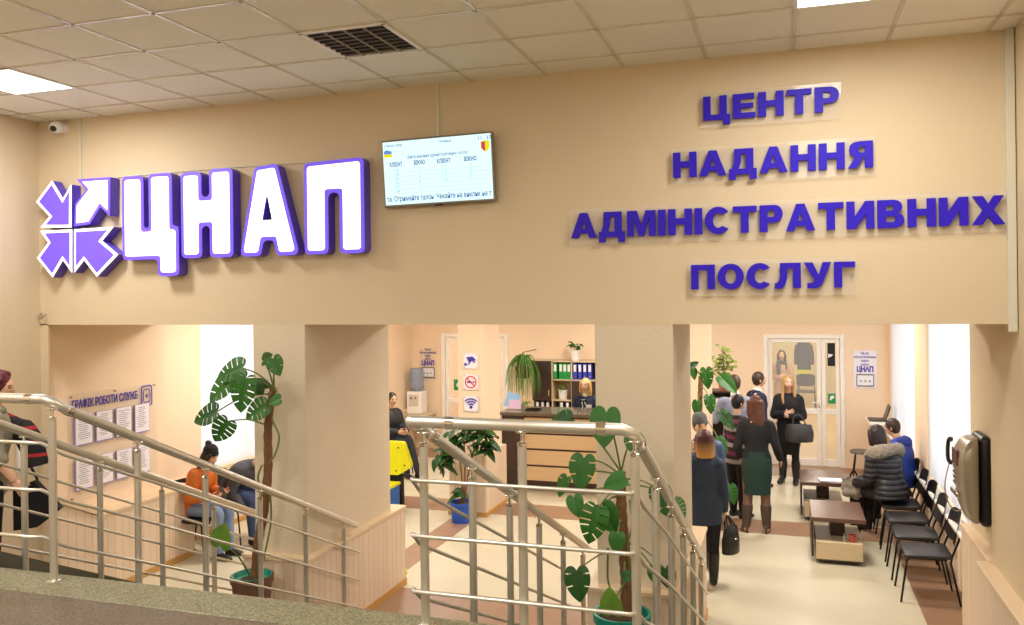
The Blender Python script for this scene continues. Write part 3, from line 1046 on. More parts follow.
def u_rail(x0, x1, label, front_posts, lift=0.0, bar_lift=0.0, oh=0.0, rc=0.0):
    """guard round a stair well: front run on the landing, two sloping sides"""
    RZ0 = 2.40 + lift
    rail_z = lambda y: RZ0 - SL * (y - RY0)
    t = thing('stair_railing', label, 'railing', ((x0 + x1) / 2, RY0, LAND), 0, 'brushed steel railings round the stair wells')
    r = 0.027
    h = MB()
    path = [(x0, RY1, rail_z(RY1)), (x0, RY0 + 0.10, rail_z(RY0 + 0.10))]
    path += [(x0 + 0.012, RY0 + 0.03, RZ0 + 0.0), (x0 + 0.05, RY0, RZ0 + 0.02), (x0 + 0.12, RY0, RZ0 + 0.02)]
    path += [(x1 - 0.12, RY0, RZ0 + 0.02), (x1 - 0.05, RY0, RZ0 + 0.02), (x1 - 0.012, RY0 + 0.03, RZ0 + 0.0), (x1, RY0 + 0.10, rail_z(RY0 + 0.10)), (x1 - (0.04 if oh else 0.0), RY1, rail_z(RY1))]
    if oh:
        path = path[5:]
        path[0] = (x0 - oh, RY0, RZ0 + 0.02)
        h.tube([(x0, RY1, rail_z(RY1)), (x0 - oh * .3, RY0 + 0.10, rail_z(RY0 + 0.10)), (x0 - oh * .6, RY0 + .02, RZ0)], r, 14)
        h.ell((x0 - oh, RY0, RZ0 + 0.02), (r * 1.08, r * 1.08, r * 1.08))
    h.tube(path, r, 14)
    hr = h.build('handrail', 'steel', t, 1.0)
    for i, (px, py, pz, dx, dy, dz) in enumerate(((x0 + 0.14, RY0, RZ0 + 0.02, 1, 0, 0), (x1 - 0.14, RY0, RZ0 + 0.02, 1, 0, 0), (x0, RY0 + 0.12, rail_z(RY0 + 0.12), 0, 1, -SL), (x1, RY0 + 0.12, rail_z(RY0 + 0.12), 0, 1, -SL))):
        d = V((dx, dy, dz)).normalized() * 0.022
        p = V((px, py, pz))
        MB().tube([p - d, p + d], r + 0.003, 14).build('elbow_collar', 'chrome', hr, 1.0)
    xe = lambda y: x1 - (0.04 if oh else 0.0) * max(0, y - RY0) / 3.4
    posts = [(x, RY0, RZ0 + 0.02, LAND) for x in front_posts]
    for x in (x0, x1):
        for k in range(6):
            y = RY0 + 0.01 + 0.628 * k
            i = math.floor((y - LY) / 0.322) + 1 if y > LY else 0
            posts.append((xe(y) if x == x1 else x, y, rail_z(y), LAND - 0.148 * max(0, min(10, i))))
    for x, y, ztop, zb_ in posts:
        p = MB()
        p.tube([(x, y, zb_), (x, y, ztop - 0.085)], 0.0205, 14)
        po = p.build('post', 'steel_post', t, 0.7)
        MB().tube([(x, y, ztop - 0.09), (x, y, ztop - 0.078), (x, y, ztop - 0.07)], [0.0225, 0.0225, 0.012], 12).tube([(x, y, ztop - 0.075), (x, y, ztop - 0.028)], 0.008, 8).build('neck', 'chrome', po, 0.8)
        MB().box(x - 0.022, x + 0.022, y - 0.022, y + 0.022, ztop - 0.034, ztop - 0.022, bev=0.005).build('saddle', 'chrome', po, 0.6)
        MB().lathe([(0.042, zb_), (0.042, zb_ + 0.006), (0.024, zb_ + 0.012)], 16, (x, y, 0)).build('foot_ring', 'chrome', po, 0.8)
    o = 0.032
    ol = o + oh * .7
    for hgt in (0.675, 0.42, 0.165):
        z0 = LAND + hgt + bar_lift
        zz = lambda y: z0 - SL * (y - RY0) - 0.03
        b = [(x0 - o, RY1, zz(RY1))]
        b += [(x0 - ol, RY0 + 0.12, zz(RY0 + 0.12)), (x0 - ol + 0.004, RY0 + 0.02, z0 - 0.006), (x0 - ol + 0.03, RY0 - o, z0), (x0 + 0.10, RY0 - o, z0)]
        b += [(x1 - 0.10 - rc, RY0 - o, z0), (x1 - rc - 0.02, RY0 - o, z0), (x1 - rc + 0.004, RY0 + 0.01, z0 - 0.006), (x1 - rc * .7 + o * .4, RY0 + 0.14, zz(RY0 + 0.14)), (x1 + o, RY0 + 0.75, zz(RY0 + 0.75)), (xe(RY1) + o, RY1, zz(RY1))]
        MB().tube(b, 0.0095, 8).build('rail_bar', 'steel', t, 1.0)
    return t


u_rail(-1.60, -0.62, 'brushed steel railing round the middle stair well, crossing in front of the counter', [-1.12], oh=0.055)
u_rail(-4.69, -3.79, 'brushed steel railing round the left stair well, before the notice board', [-4.24], 0.045, 0.075, rc=0.09)

# ================================================================== NOTICE BOARD AND SHEETS
BX = HX0 + 0.032


def left(y, z, up=0.0):
    """frame on the left wall (faces +x): local x = +y, local y = z"""
    return frame((BX + up, y, z), (0, 1, 0), (0, 0, 1))


t = thing('notice_board', 'clear notice board headed ГРАФІК РОБОТИ СЛУЖБ with eight document holders', 'notice board', (BX, 7.2, 1.0))
MB().box(BX + 0.012, BX + 0.016, 6.62, 7.86, 0.98, 2.06).build('backing_panel', 'acrylic', t)
text_part('heading', 'ГРАФІК РОБОТИ СЛУЖБ', 0.115, 0.004, 'ink_blue', left(7.11, 1.945, 0.02), t, width=0.9, bold=0.0028)
lg = MB()
o1 = fillet([(-.085, -.115), (.085, -.115), (.085, .115), (-.085, .115)], .035)
lg.prism([o1, list(reversed(inset(o1, 0.014)))], 0.004, left(7.70, 1.925, 0.018))
o2 = fillet([(-.055, -.075), (.055, -.075), (.055, .075), (-.055, .075)], .03)
lg.prism([o2, list(reversed(inset(o2, 0.009)))], 0.004, left(7.70, 1.925, 0.018))
lg.prism([[(-.018, .02), (-.006, -.025), (.006, -.025), (.018, .02), (0, .005)]], 0.004, left(7.70, 1.925, 0.018))
lg.build('round_logo', 'ink_blue', t)
for r_, z in enumerate((1.685, 1.235)):
    for c_ in range(4):
        y = 6.80 + 0.272 * c_
        h = MB()
        h.box(BX + 0.018, BX + 0.03, y - 0.113, y + 0.113, z - 0.157, z + 0.157)
        ho = h.build('document_holder', 'paper_edge', t)
        MB().box(BX + 0.030, BX + 0.033, y - 0.105, y + 0.105, z - 0.143, z + 0.155).build('sheet', 'paper', ho)
        tx = MB()
        rnd = random.Random(10 * r_ + c_)
        for k in range(11):
            l = rnd.uniform(0.05, 0.085)
            tx.box(BX + 0.0332, BX + 0.0336, y - l, y + l * rnd.uniform(0.3, 1), z + 0.12 - 0.021 * k, z + 0.126 - 0.021 * k)
        tx.build('print', 'ink', ho)
sc_ = MB()
for y, z in ((6.66, 2.03), (7.24, 2.03), (7.83, 2.03), (6.66, 1.01), (7.83, 1.01)):
    MB().tube([(BX + 0.001, y, z), (BX + 0.022, y, z)], 0.009, 8).build('standoff', 'red', t)

t = thing('wall_sheet', 'white sheet in a holder on the left wall behind the person on the stairs', 'notice', (XL, 6.1, 1.45))
MB().box(XL + 0.001, XL + 0.008, 5.94, 6.21, 1.42, 1.80).build('holder', 'trunk', t)
MB().box(XL + 0.008, XL + 0.010, 5.96, 6.19, 1.44, 1.78).build('sheet', 'paper', t)
tx = MB()
for k in range(9):
    tx.box(XL + 0.0101, XL + 0.0105, 5.99, 6.15, 1.70 - 0.025 * k, 1.706 - 0.025 * k)
tx.build('print', 'ink', t)

# ================================================================== PICTOGRAMS ON THE COLUMN
PY = 10.80


def picto(z, label, draw):
    cx = -4.105
    t = thing('pictogram_sign', label, 'sign', (cx, PY, z), 0, 'pictogram plates on the column')
    MB().box(cx - 0.105, cx + 0.105, PY - 0.016, PY - 0.012, z - 0.105, z + 0.105).build('plate', 'paper', t)
    for (sx, sz) in ((-1, -1), (-1, 1), (1, -1), (1, 1)):
        MB().tube([(cx + sx * 0.09, PY, z + sz * 0.09), (cx + sx * 0.09, PY - 0.02, z + sz * 0.09)], 0.008, 8).build('standoff', 'silver', t)
    draw(t, front((cx, PY - 0.017, z)))


def d_cam(t, m):
    b = MB()
    b.prism([[(-.06, .05), (.03, .06), (.085, .01), (.02, -.005), (-.02, -.03)]], .003, m)
    b.prism([[(.04, .0), (.07, -.012), (.06, -.03), (.03, -.02)]], .003, m)
    b.prism([[(-.09, -.03), (-.06, -.03), (-.06, -.07), (-.09, -.07)]], .003, m)
    b.prism([[(-.06, -.055), (-.02, -.05), (.0, -.02), (-.02, -.02), (-.03, -.04), (-.06, -.045)]], .003, m)
    b.build('camera_symbol', 'ink_blue', t)


def ring(r, w, n=28, a0=0, a1=360):
    return arc(0, 0, r, r, a0, a1 - (360 / n if a1 - a0 == 360 else 0), n - 1), list(reversed(arc(0, 0, r - w, r - w, a0, a1 - (360 / n if a1 - a0 == 360 else 0), n - 1)))


def d_smoke(t, m):
    b = MB()
    b.prism(list(ring(.085, .016)), .003, m)
    b.prism([[(-.06, .048), (-.048, .06), (.06, -.048), (.048, -.06)]], .003, m)
    b.build('ban_ring', 'ink_red', t)
    b = MB()
    b.prism([[(-.055, -.012), (.02, -.012), (.02, .01), (-.055, .01)]], .002, m)
    b.prism([[(.03, -.012), (.055, -.012), (.055, .01), (.03, .01)]], .002, m)
    b.build('cigarette_symbol', 'ink_blue', t)


def d_wifi(t, m):
    b = MB()
    mm = m @ Matrix.Translation((0, -.055, 0))
    for r in (.13, .095, .06):
        b.prism([arc(0, 0, r, r, 45, 135, 12) + arc(0, 0, r - .019, r - .019, 135, 45, 12)], .003, mm)
    b.prism([arc(0, 0.008, .022, .022, 0, 340, 14)], .003, mm)
    b.build('wifi_symbol', 'ink_blue', t)


picto(2.105, 'small square plate with a blue camera symbol on the column', d_cam)
picto(1.815, 'small square plate with a red no smoking symbol on the column', d_smoke)
picto(1.52, 'small square plate with a blue wifi symbol on the column', d_wifi)


# rating boards: lettering over a small tablet
def rating_board(x0, x1, z0, z1, label, back='paper'):
    y = HY1
    cx = (x0 + x1) / 2
    w, h = x1 - x0, z1 - z0
    t = thing('rating_board', label, 'sign', (cx, y, z0))
    MB().box(x0, x1, y - 0.012, y - 0.006, z0, z1).build('backing_panel', back, t)
    for body, v, size, ww, b in (('Під час', .07, .055, .36, .001), ('обслуговування', .17, .055, .95, .001), ('оцініть', .27, .055, .34, .001), ('роботу', .37, .055, .36, .001), ('ЦНАП', .50, .12, .72, .006)):
        text_part('board_text', body, size, .002, 'ink_blue', front((cx, y - 0.0135, z1 - v * h)), t, width=ww * w, bold=b)
    tb = MB().box(cx - w * .38, cx + w * .38, y - 0.03, y - 0.012, z0 + .03, z0 + .03 + h * .33, bev=0.006).build('tablet', 'bezel', t)
    MB().box(cx - w * .34, cx + w * .34, y - 0.032, y - 0.03, z0 + .05, z0 + .01 + h * .33).build('tablet_screen', 'paper', tb)
    for k in (-1, 0, 1):
        MB().prism([[(0.025 * math.cos(PI / 2 + PI * i / 5) * (1 if i % 2 == 0 else .45), 0.025 * math.sin(PI / 2 + PI * i / 5) * (1 if i % 2 == 0 else .45)) for i in range(10)]], .001, front((cx + k * .07, y - .0335, z0 + .02 + h * .16))).build('rating_star', 'leaf_yellow', tb)


rating_board(1.07, 1.43, 1.36, 1.99, 'pale rating board lettered ЦНАП with a tablet, right of the double door')
rating_board(-6.90, -6.53, 1.36, 1.99, 'clear rating board lettered ЦНАП with a tablet, above the water cooler', 'acrylic')

# stickers and posters on the right door
dy = HY1 + 0.055
t = thing('door_sticker', 'green square sticker with a white leaf on the narrow door pane', 'sticker', (0.725, dy, 1.14))
MB().box(0.665, 0.785, dy - 0.003, dy - 0.001, 1.08, 1.25).build('sticker_field', 'sign_green', t)
MB().prism([[(-.035, -.03), (-.02, .03), (.02, .045), (.04, .03), (.03, -.01), (.005, -.015), (-.015, -.045)]], .001, front((0.725, dy - 0.003, 1.175))).build('leaf_symbol', 'paper', t)
t = thing('door_poster', 'dark poster with a white mark at the top of the narrow door pane', 'poster', (0.725, dy, 1.8))
MB().box(0.665, 0.785, dy - 0.003, dy - 0.001, 1.72, 2.11).build('poster_field', 'black_matte', t)
MB().prism([[(-.05, -.02), (.0, .0), (.03, .035), (-.05, .05)]], .001, front((0.725, dy - 0.003, 1.88))).build('white_mark', 'paper', t)
t = thing('door_sticker', 'round green sticker on the pane of the door behind the column', 'sticker', (-6.12, dy, 1.22))
MB().box(-6.20, -6.03, dy - 0.003, dy - 0.001, 1.15, 1.36).build('sticker_field', 'sign_green', t)
MB().prism([[(-.035, -.03), (-.02, .03), (.02, .045), (.04, .03), (.03, -.01), (.005, -.015), (-.015, -.045)]], .001, front((-6.115, dy - 0.003, 1.255))).build('leaf_symbol', 'paper', t)


# ================================================================== CHAIRS AND TABLES
def make_chair(label, group):
    t = thing('stacking_chair', label, 'chair', (0, 0, 0), 0, group)
    s = MB()
    s.box(-0.235, 0.235, -0.21, 0.215, 0.435, 0.47, bev=0.03, seg=2)
    for v in s.bm.verts:
        if v.co.y > 0.15:
            v.co.z -= 0.012
    s.build('seat', 'vinyl', t, 0.9, world=False)
    b = MB()

    def f(u, v):
        x = (u - .5) * 0.46
        z = 0.545 + 0.315 * v
        return V((x, -0.255 - 0.06 * v + 0.10 * (2 * u - 1) ** 2 * 0.5, z))
    b.grid_sheet(f, 10, 6)
    bmesh.ops.solidify(b.bm, geom=b.bm.faces[:], thickness=0.028)
    for v in b.bm.verts:
        k = abs(v.co.x) / 0.22
        if k > .6:
            c = (k - .6) / .4
            v.co.z += (0.73 - v.co.z) * 0.28 * c ** 2
    b.build('backrest', 'vinyl', t, 0.9, world=False)
    fr = MB()
    fr.tube([(-0.2, 0.17, 0.425), (0.2, 0.17, 0.425)], 0.009, 8).tube([(-0.2, -0.15, 0.425), (0.2, -0.15, 0.425)], 0.009, 8)
    fr.build('frame', 'tube', t, 1.0, world=False)
    for x in (-1, 1):
        MB().tube([(x * 0.205, -0.16, 0.425), (x * 0.205, 0.16, 0.425), (x * 0.207, 0.19, 0.40), (x * 0.235, 0.25, 0.0)], 0.0105, 8).build('leg', 'tube', t, 1.0, world=False)
        MB().tube([(x * 0.225, -0.27, 0.0), (x * 0.21, -0.19, 0.40), (x * 0.21, -0.205, 0.47), (x * 0.21, -0.26, 0.62), (x * 0.205, -0.275, 0.70)], 0.0105, 8).build('leg', 'tube', t, 1.0, world=False)
    return t


CG = 'black chairs in the row under the window'
chair0 = make_chair('black chair nearest the wall phone, at the near end of the window row', CG)
cx = 1.27
chair0.location = (cx, 9.10, 0)
chair0.rotation_euler = (0, 0, PI / 2)
CL = ['second black chair from the near end of the window row', 'third empty black chair from the near end of the window row']
for i, l in enumerate(CL):
    copy_thing(chair0, (cx - 0.01, 9.10 + 0.635 * (i + 1), 0), PI / 2 + 0.02 * (i - .5), l, CG)
copy_thing(chair0, (cx, 11.02, 0), PI / 2, 'black chair under the person in the fur-collared black coat', CG)
copy_thing(chair0, (cx, 11.70, 0), PI / 2 - 0.02, 'black chair under the person in the blue jacket by the window', CG)
copy_thing(chair0, (-6.56, 8.26, 0), -PI / 2, 'black chair under the person in the orange jacket', 'chairs along the left wall')
copy_thing(chair0, (-6.52, 8.88, 0), -PI / 2, 'black chair under the person in grey beside the orange jacket', 'chairs along the left wall')
copy_thing(chair0, (-6.36, 12.95, 0), -PI / 2 - 0.4, 'black chair under the person in black near the water cooler', 'chairs along the left wall')
copy_thing(chair0, (at(806, 390, Y=22.8).x, 22.8, 0), PI, 'chair standing below the hanging clothes behind the glass door', 'chairs in the corridor')


def coffee_table(x, y, label):
    t = thing('coffee_table', label, 'coffee table', (x, y, 0), 0, 'two low waiting tables')
    MB().box(-0.235, 0.235, -0.42, 0.36, 0.035, 0.055).build('plinth', 'wenge', t, None, world=False)
    MB().box(-0.24, 0.24, -0.43, 0.365, 0.055, 0.245, bev=0.004).build('storage_box', 'oak', t, None, world=False)
    MB().box(-0.075, 0.075, -0.14, 0.30, 0.245, 0.46).build('pillar_block', 'wenge', t, None, world=False)
    MB().box(-0.285, -0.262, -0.36, 0.40, 0.06, 0.46).build('side_panel', 'wenge', t, None, world=False)
    MB().box(-0.285, 0.275, -0.41, 0.42, 0.46, 0.505, bev=0.003).build('table_top', 'wenge_top', t, None, world=False)
    for sx in (-1, 1):
        for sy in (-1, 1):
            MB().tube([(sx * 0.19 - 0.012, sy * 0.32, 0.0185), (sx * 0.19 + 0.012, sy * 0.32, 0.0185)], 0.018, 12).build('caster', 'black', t, 0.8, world=False)
    return t


coffee_table(0.525, 10.29, 'nearer low dark-topped coffee table with an orange cup on its shelf')
coffee_table(0.44, 12.08, 'farther low dark-topped coffee table with papers on it')
t = thing('paper_stack', 'white papers on the farther coffee table', 'papers', (0.56, 11.86, 0.505))
for i, (a, b) in enumerate(((0.0, 0.0), (0.02, 0.006), (-0.01, 0.012))):
    MB().box(0.40 + a, 0.72 + a, 11.72, 11.93, 0.5055 + b, 0.5105 + b, rot=Matrix.Rotation(0.06 * i - 0.05, 3, 'Z')).build('sheet', 'paper', t)
t = thing('cup', 'small orange cup on the lower shelf of the nearer coffee table', 'cup', (0.66, 9.93, 0.245))
MB().lathe([(0.028, 0.2465), (0.036, 0.325), (0.037, 0.33), (0.031, 0.327), (0.024, 0.255)], 18, (0.66, 9.93, 0)).build('cup_wall', 'red', t, 0.8)
MB().tube(spline([(0.694, 9.93, 0.31), (0.718, 9.93, 0.30), (0.715, 9.93, 0.27), (0.69, 9.93, 0.265)], 5), 0.005, 6).build('handle', 'red', t, 1.0)
t = thing('napkin_holder', 'small white card beside the orange cup', 'card', (0.60, 9.96, 0.245))
MB().box(0.575, 0.58, 9.92, 9.99, 0.2465, 0.325).build('card_face', 'paper', t)
MB().box(0.58, 0.60, 9.92, 9.99, 0.2465, 0.25).build('card_foot', 'paper', t)

# stool by the right door
t = thing('round_stool', 'grey round stool with thin legs by the double door', 'stool', (1.12, 14.75, 0))
s = MB()
s.lathe([(0.12, 0.36), (0.155, 0.365), (0.16, 0.39), (0.15, 0.41), (0.05, 0.415)], 22, (1.12, 14.75, 0))
M['grey_vinyl'] = mat('grey_vinyl', '6e675e', 0.5)
s.build('seat', 'grey_vinyl', t, 0.8)
for a in (45, 135, 225, 315):
    c_, s_ = math.cos(math.radians(a)), math.sin(math.radians(a))
    MB().tube([(1.12 + 0.10 * c_, 14.75 + 0.10 * s_, 0.36), (1.12 + 0.16 * c_, 14.75 + 0.16 * s_, 0)], 0.009, 8).build('leg', 'tube', t, 1.0)

# wall shelf with a laptop
t = thing('wall_shelf', 'pale wall shelf on brackets by the far window', 'shelf', (1.42, 14.75, 0.9))
MB().box(1.22, HX1, 14.35, 15.1, 0.885, 0.915, bev=0.004).build('shelf_board', 'pvc', t)
for y in (14.5, 14.95):
    b = MB()
    b.prism([[(0, 0), (0, -.26), (-.03, -.26), (-.3, -.02), (-.3, 0)]], 0.02, frame((HX1, y + 0.01, 0.885), (1, 0, 0), (0, 0, 1)))
    b.build('bracket', 'pvc', t)
t = thing('laptop', 'open dark laptop on the wall shelf', 'laptop', (1.38, 14.7, 0.915))
MB().box(1.24, 1.49, 14.52, 14.88, 0.916, 0.936, bev=0.004).build('keyboard_base', 'black', t)
rt = Matrix.Rotation(math.radians(18), 3, 'Y')
MB().box(1.515, 1.527, 14.52, 14.88, 0.925, 1.165, bev=0.003, rot=rt).build('lid', 'black', t)
MB().box(1.508, 1.5135, 14.54, 14.86, 0.945, 1.15, rot=rt).build('screen', 'grey_vinyl', t)

# ================================================================== RECEPTION
CY = 12.35
t = thing('reception_counter', 'reception counter with pale oak front, dark left end and stone top', 'counter', (-3.4, CY, 0))
cx0, cx1, cyb = -4.18, -1.6, CY + 0.65
MB().box(cx0, -3.86, CY, cyb, 0.0, 1.15, bev=0.004).build('end_panel', 'wenge', t)
MB().box(-3.86, cx1, CY + 0.03, cyb, 0.10, 1.14).build('body', 'wenge', t)
for za, zb2 in ((0.16, 0.37), (0.40, 0.62), (0.65, 0.86), (0.89, 1.12)):
    MB().box(-3.855, cx1, CY + 0.012, CY + 0.03, za, zb2, bev=0.003).build('front_panel', 'oak_h', t)
MB().box(-3.86, cx1, CY + 0.05, cyb, 0, 0.10).build('plinth', 'wenge', t)
MB().box(cx0 - 0.04, cx1, CY - 0.06, cyb + 0.05, 1.15, 1.20, bev=0.006).build('counter_top', 'stone', t)
MB().box(cx0 - 0.01, -3.84, CY - 0.03, CY + 0.01, 0.30, 1.15, bev=0.003).build('corner_cladding', 'wenge', t)

CBY = 14.9
q = lambda x, y: at(x, y, Y=CBY)
xa, xb_, xc, xd = q(533, 380).x, q(552, 380).x, q(571.5, 380).x, q(596, 380).x
xe = xd + 0.55
zt, zm1, zm2, z0 = q(560, 361).z, q(560, 380).z, q(560, 400.5).z, 0.0
t = thing('shelf_cabinet', 'tall office cabinet with pale oak frame and dark doors behind the counter', 'cabinet', ((xa + xe) / 2, CBY, 0))
cf = MB()
dp = 0.38
for x in (xa, xb_, xc, xd, xe):
    cf.box(x - 0.011, x + 0.011, CBY, CBY + dp, 0, zt)
for za in (zt - 0.011, 0.06):
    cf.box(xa - 0.011, xe + 0.011, CBY, CBY + dp, za - 0.011, za + 0.011)
cf.box(xb_, xe, CBY, CBY + dp, zm1 - 0.011, zm1 + 0.011)
cf.box(xa, xc, CBY + 0.01, CBY + dp, zm2 - 0.011, zm2 + 0.011)
cf.box(xa, xe, CBY + 0.012, CBY + dp, 0.79, 0.81)
cf.build('carcass', 'oak', t)
MB().box(xa - 0.011, xe + 0.011, CBY + dp - 0.01, CBY + dp, 0, zt).build('back_panel', 'oak', t)
for (a, b, za, zb2) in ((xa - 0.008, xb_ - 0.014, zm2 - 0.008, zt - 0.002), (xc + 0.004, xd - 0.004, 0.815, zm1 - 0.012), (xd + 0.004, xe, 0.815, zm1 - 0.012), (xa, xb_ - .005, 0.07, 0.79), (xb_, xc, 0.07, 0.79), (xc, xd, 0.07, 0.79)):
    d_ = MB().box(a, b, CBY - 0.02, CBY - 0.001, za, zb2, bev=0.003).build('cabinet_door', 'wenge', t)
    MB().box(b - 0.05, b - 0.03, CBY - 0.035, CBY - 0.02, (za + zb2) / 2 - 0.28, (za + zb2) / 2 - 0.16, bev=0.004).build('handle', 'chrome', d_)


def binder(x, z, mm, label, group, first=[None]):
    w, h, dpt = 0.068, 0.285 if z > zm1 - 0.05 else 0.225, 0.28
    t = thing('ring_binder', label, 'binder', (x, CBY + 0.02, z), 0, group)
    MB().box(x - w / 2, x + w / 2, CBY + 0.02, CBY + 0.02 + dpt, z, z + h, bev=0.004).build('cover', mm, t)
    MB().box(x - w * .34, x + w * .34, CBY + 0.017, CBY + 0.02, z + h * .5, z + h * .94).build('spine_label', 'bin_label', t)
    MB().tube([(x, CBY + 0.018, z + h * .2), (x, CBY + 0.0205, z + h * .2)], 0.012, 10).build('finger_ring', 'chrome', t)


names = ['leftmost', 'second', 'third', 'fourth', 'fifth']
for i in range(4):
    x = xb_ + 0.055 + 0.0765 * i + 0.03 * (i > 0)
    binder(x, zm1 + 0.012, 'green', '%s green binder from the left on the top shelf' % (names[i] if i else 'leftmost').replace('leftmost', 'first'), 'green binders on the top shelf')
for i in range(5):
    x = xc + 0.06 + 0.092 * i
    if i == 4:
        x = xd + 0.055
    binder(x, zm1 + 0.012, 'blue', '%s blue binder from the left on the top shelf' % ['first', 'second', 'third', 'fourth', 'rightmost'][i], 'blue binders on the top shelf')
for i in range(3):
    binder(xa + 0.075 + 0.098 * i, 0.812, 'navy_binder', '%s dark binder from the left under the dark cabinet door' % ['first', 'second', 'third'][i], 'dark binders on the low shelf')
for i in range(2):
    binder(xb_ + 0.17 + 0.11 * i, 0.812, 'navy_binder', '%s dark binder below the small potted plant in the cabinet' % ['left', 'right'][i], 'dark binders on the low shelf')

# leaflet holder on the counter
lx_ = at(513, 405, Y=12.6)
t = thing('leaflet_holder', 'tilted holder of pale blue leaflets on the left end of the counter', 'leaflet holder', (lx_.x, 12.6, 1.20))
M['leaflet'] = mat('blue_leaflet', '8cb8e0', 0.5)
M['leaflet_pink'] = mat('pink_leaflet', 'd8b8d8', 0.5)
tiltm = Matrix.Rotation(math.radians(-18), 3, 'X')
MB().box(lx_.x - 0.12, lx_.x + 0.12, 12.56, 12.66, 1.2015, 1.215).build('foot', 'acrylic', t)
MB().box(lx_.x - 0.12, lx_.x + 0.10, 12.60, 12.605, 1.225, 1.46, rot=tiltm @ Matrix.Rotation(math.radians(14), 3, 'Y')).build('leaflet', 'leaflet', t)
MB().box(lx_.x - 0.06, lx_.x + 0.14, 12.575, 12.58, 1.215, 1.355, rot=tiltm).build('leaflet', 'leaflet_pink', t)
t = thing('pen_tray', 'small dark tray on the counter beside the leaflets', 'tray', (-3.75, 12.55, 1.20))
MB().box(-3.86, -3.64, 12.48, 12.64, 1.201, 1.208).build('tray_base', 'black', t)
MB().box(-3.86, -3.64, 12.48, 12.488, 1.208, 1.23).box(-3.86, -3.64, 12.632, 12.64, 1.208, 1.23).box(-3.86, -3.852, 12.488, 12.632, 1.208, 1.23).box(-3.648, -3.64, 12.488, 12.632, 1.208, 1.23).build('tray_rim', 'black', t)

# water cooler on its little table
wx = -6.83
t = thing('side_table', 'small wooden table carrying the water cooler', 'table', (wx, 15.0, 0))
MB().box(wx - 0.2, wx + 0.32, 14.78, 15.22, 0.70, 0.73, bev=0.004).build('table_top', 'oak', t)
for sx in (-0.17, 0.29):
    for sy in (14.81, 15.19):
        MB().box(wx + sx - 0.02, wx + sx + 0.02, sy - 0.02, sy + 0.02, 0, 0.70).build('leg', 'oak', t)
t = thing('water_cooler', 'white water cooler with a blue-grey bottle on top', 'water cooler', (wx, 15.0, 0.73))
MB().box(wx - 0.155, wx + 0.155, 14.85, 15.15, 0.731, 1.16, bev=0.02).build('body', 'white', t)
MB().lathe([(0.05, 1.155), (0.10, 1.17), (0.135, 1.22), (0.138, 1.32), (0.132, 1.34), (0.138, 1.36), (0.138, 1.46), (0.132, 1.48), (0.138, 1.50), (0.135, 1.57), (0.11, 1.60)], 24, (wx, 15.0, 0)).build('bottle', 'water', t, 0.9)
MB().box(wx - 0.10, wx + 0.10, 14.835, 14.85, 0.90, 1.10, bev=0.004).build('tap_recess', 'trunk', t)
for s_, mm in ((-0.045, 'blue'), (0.045, 'red')):
    MB().box(wx + s_ - 0.012, wx + s_ + 0.012, 14.81, 14.85, 1.02, 1.06, bev=0.003).build('tap', mm, t)

# yellow and blue play furniture beside pillars
t = thing('play_desk', 'yellow rounded play desk on a black stand beside the left pillar', 'play desk', (-5.3, 10.7, 0))
yo = fillet([(-.72, 0), (-.02, .0), (.18, .12), (.06, .46), (-.72, .46)], 0.05, 5)
MB().prism([yo], 0.09, frame((-5.12, 10.72, 0.52), (1, 0, 0), (0, 0, 1))).build('yellow_panel', 'yellow', t)
bl = MB()
for px, pz in ((-.05, .06), (.08, .14), (-.01, .38), (-.4, .06), (-.4, .38)):
    MB().tube([(-5.12 + px, 10.634, 0.52 + pz), (-5.12 + px, 10.625, 0.52 + pz)], 0.012, 8).build('bolt', 'black', t)
MB().box(-5.75, -5.11, 10.68, 10.76, 0.02, 0.52).build('black_stand', 'black_matte', t)
t = thing('toy_box', 'blue box with a yellow rim below the yellow play desk', 'box', (-5.4, 10.5, 0))
MB().box(-5.75, -5.10, 10.28, 10.60, 0.0, 0.40, bev=0.012).build('box_body', 'blue_box', t)
MB().box(-5.76, -5.09, 10.27, 10.61, 0.40, 0.44, bev=0.008).build('box_rim', 'yellow', t)
t = thing('play_board', 'yellow rounded panel beside the right pillar in front of the person in a grey hat', 'play panel', (-1.0, 9.05, 0))
yo = fillet([(-.30, 0), (.0, .0), (.06, .06), (.06, .37), (.0, .43), (-.30, .43)], 0.05, 5)
MB().prism([yo], 0.06, frame((-1.02, 9.08, 0.86), (1, 0, 0), (0, 0, 1))).build('yellow_panel', 'yellow', t)
for pz in (.1, .21, .32):
    MB().tube([(-0.985, 9.022, 0.86 + pz), (-0.985, 9.01, 0.86 + pz)], 0.008, 8).build('bolt', 'black', t)
MB().box(-1.28, -1.22, 9.02, 9.08, 0, 0.9).build('post', 'black_matte', t)
bp = at(405, 575, Z=0.03)
t = thing('toy_ball', 'small yellow ball on the floor by the left pillar foot', 'ball', (bp.x, bp.y, 0))
b_ = MB()
b_.ell((bp.x - 0.03, bp.y, 0.055), (0.055, 0.055, 0.055))
b_.build('ball_skin', 'yellow', t, 3.14)
MB().tube([(bp.x - 0.03, bp.y, 0.105), (bp.x - 0.03, bp.y, 0.112)], 0.006, 8).build('valve', 'white', t)

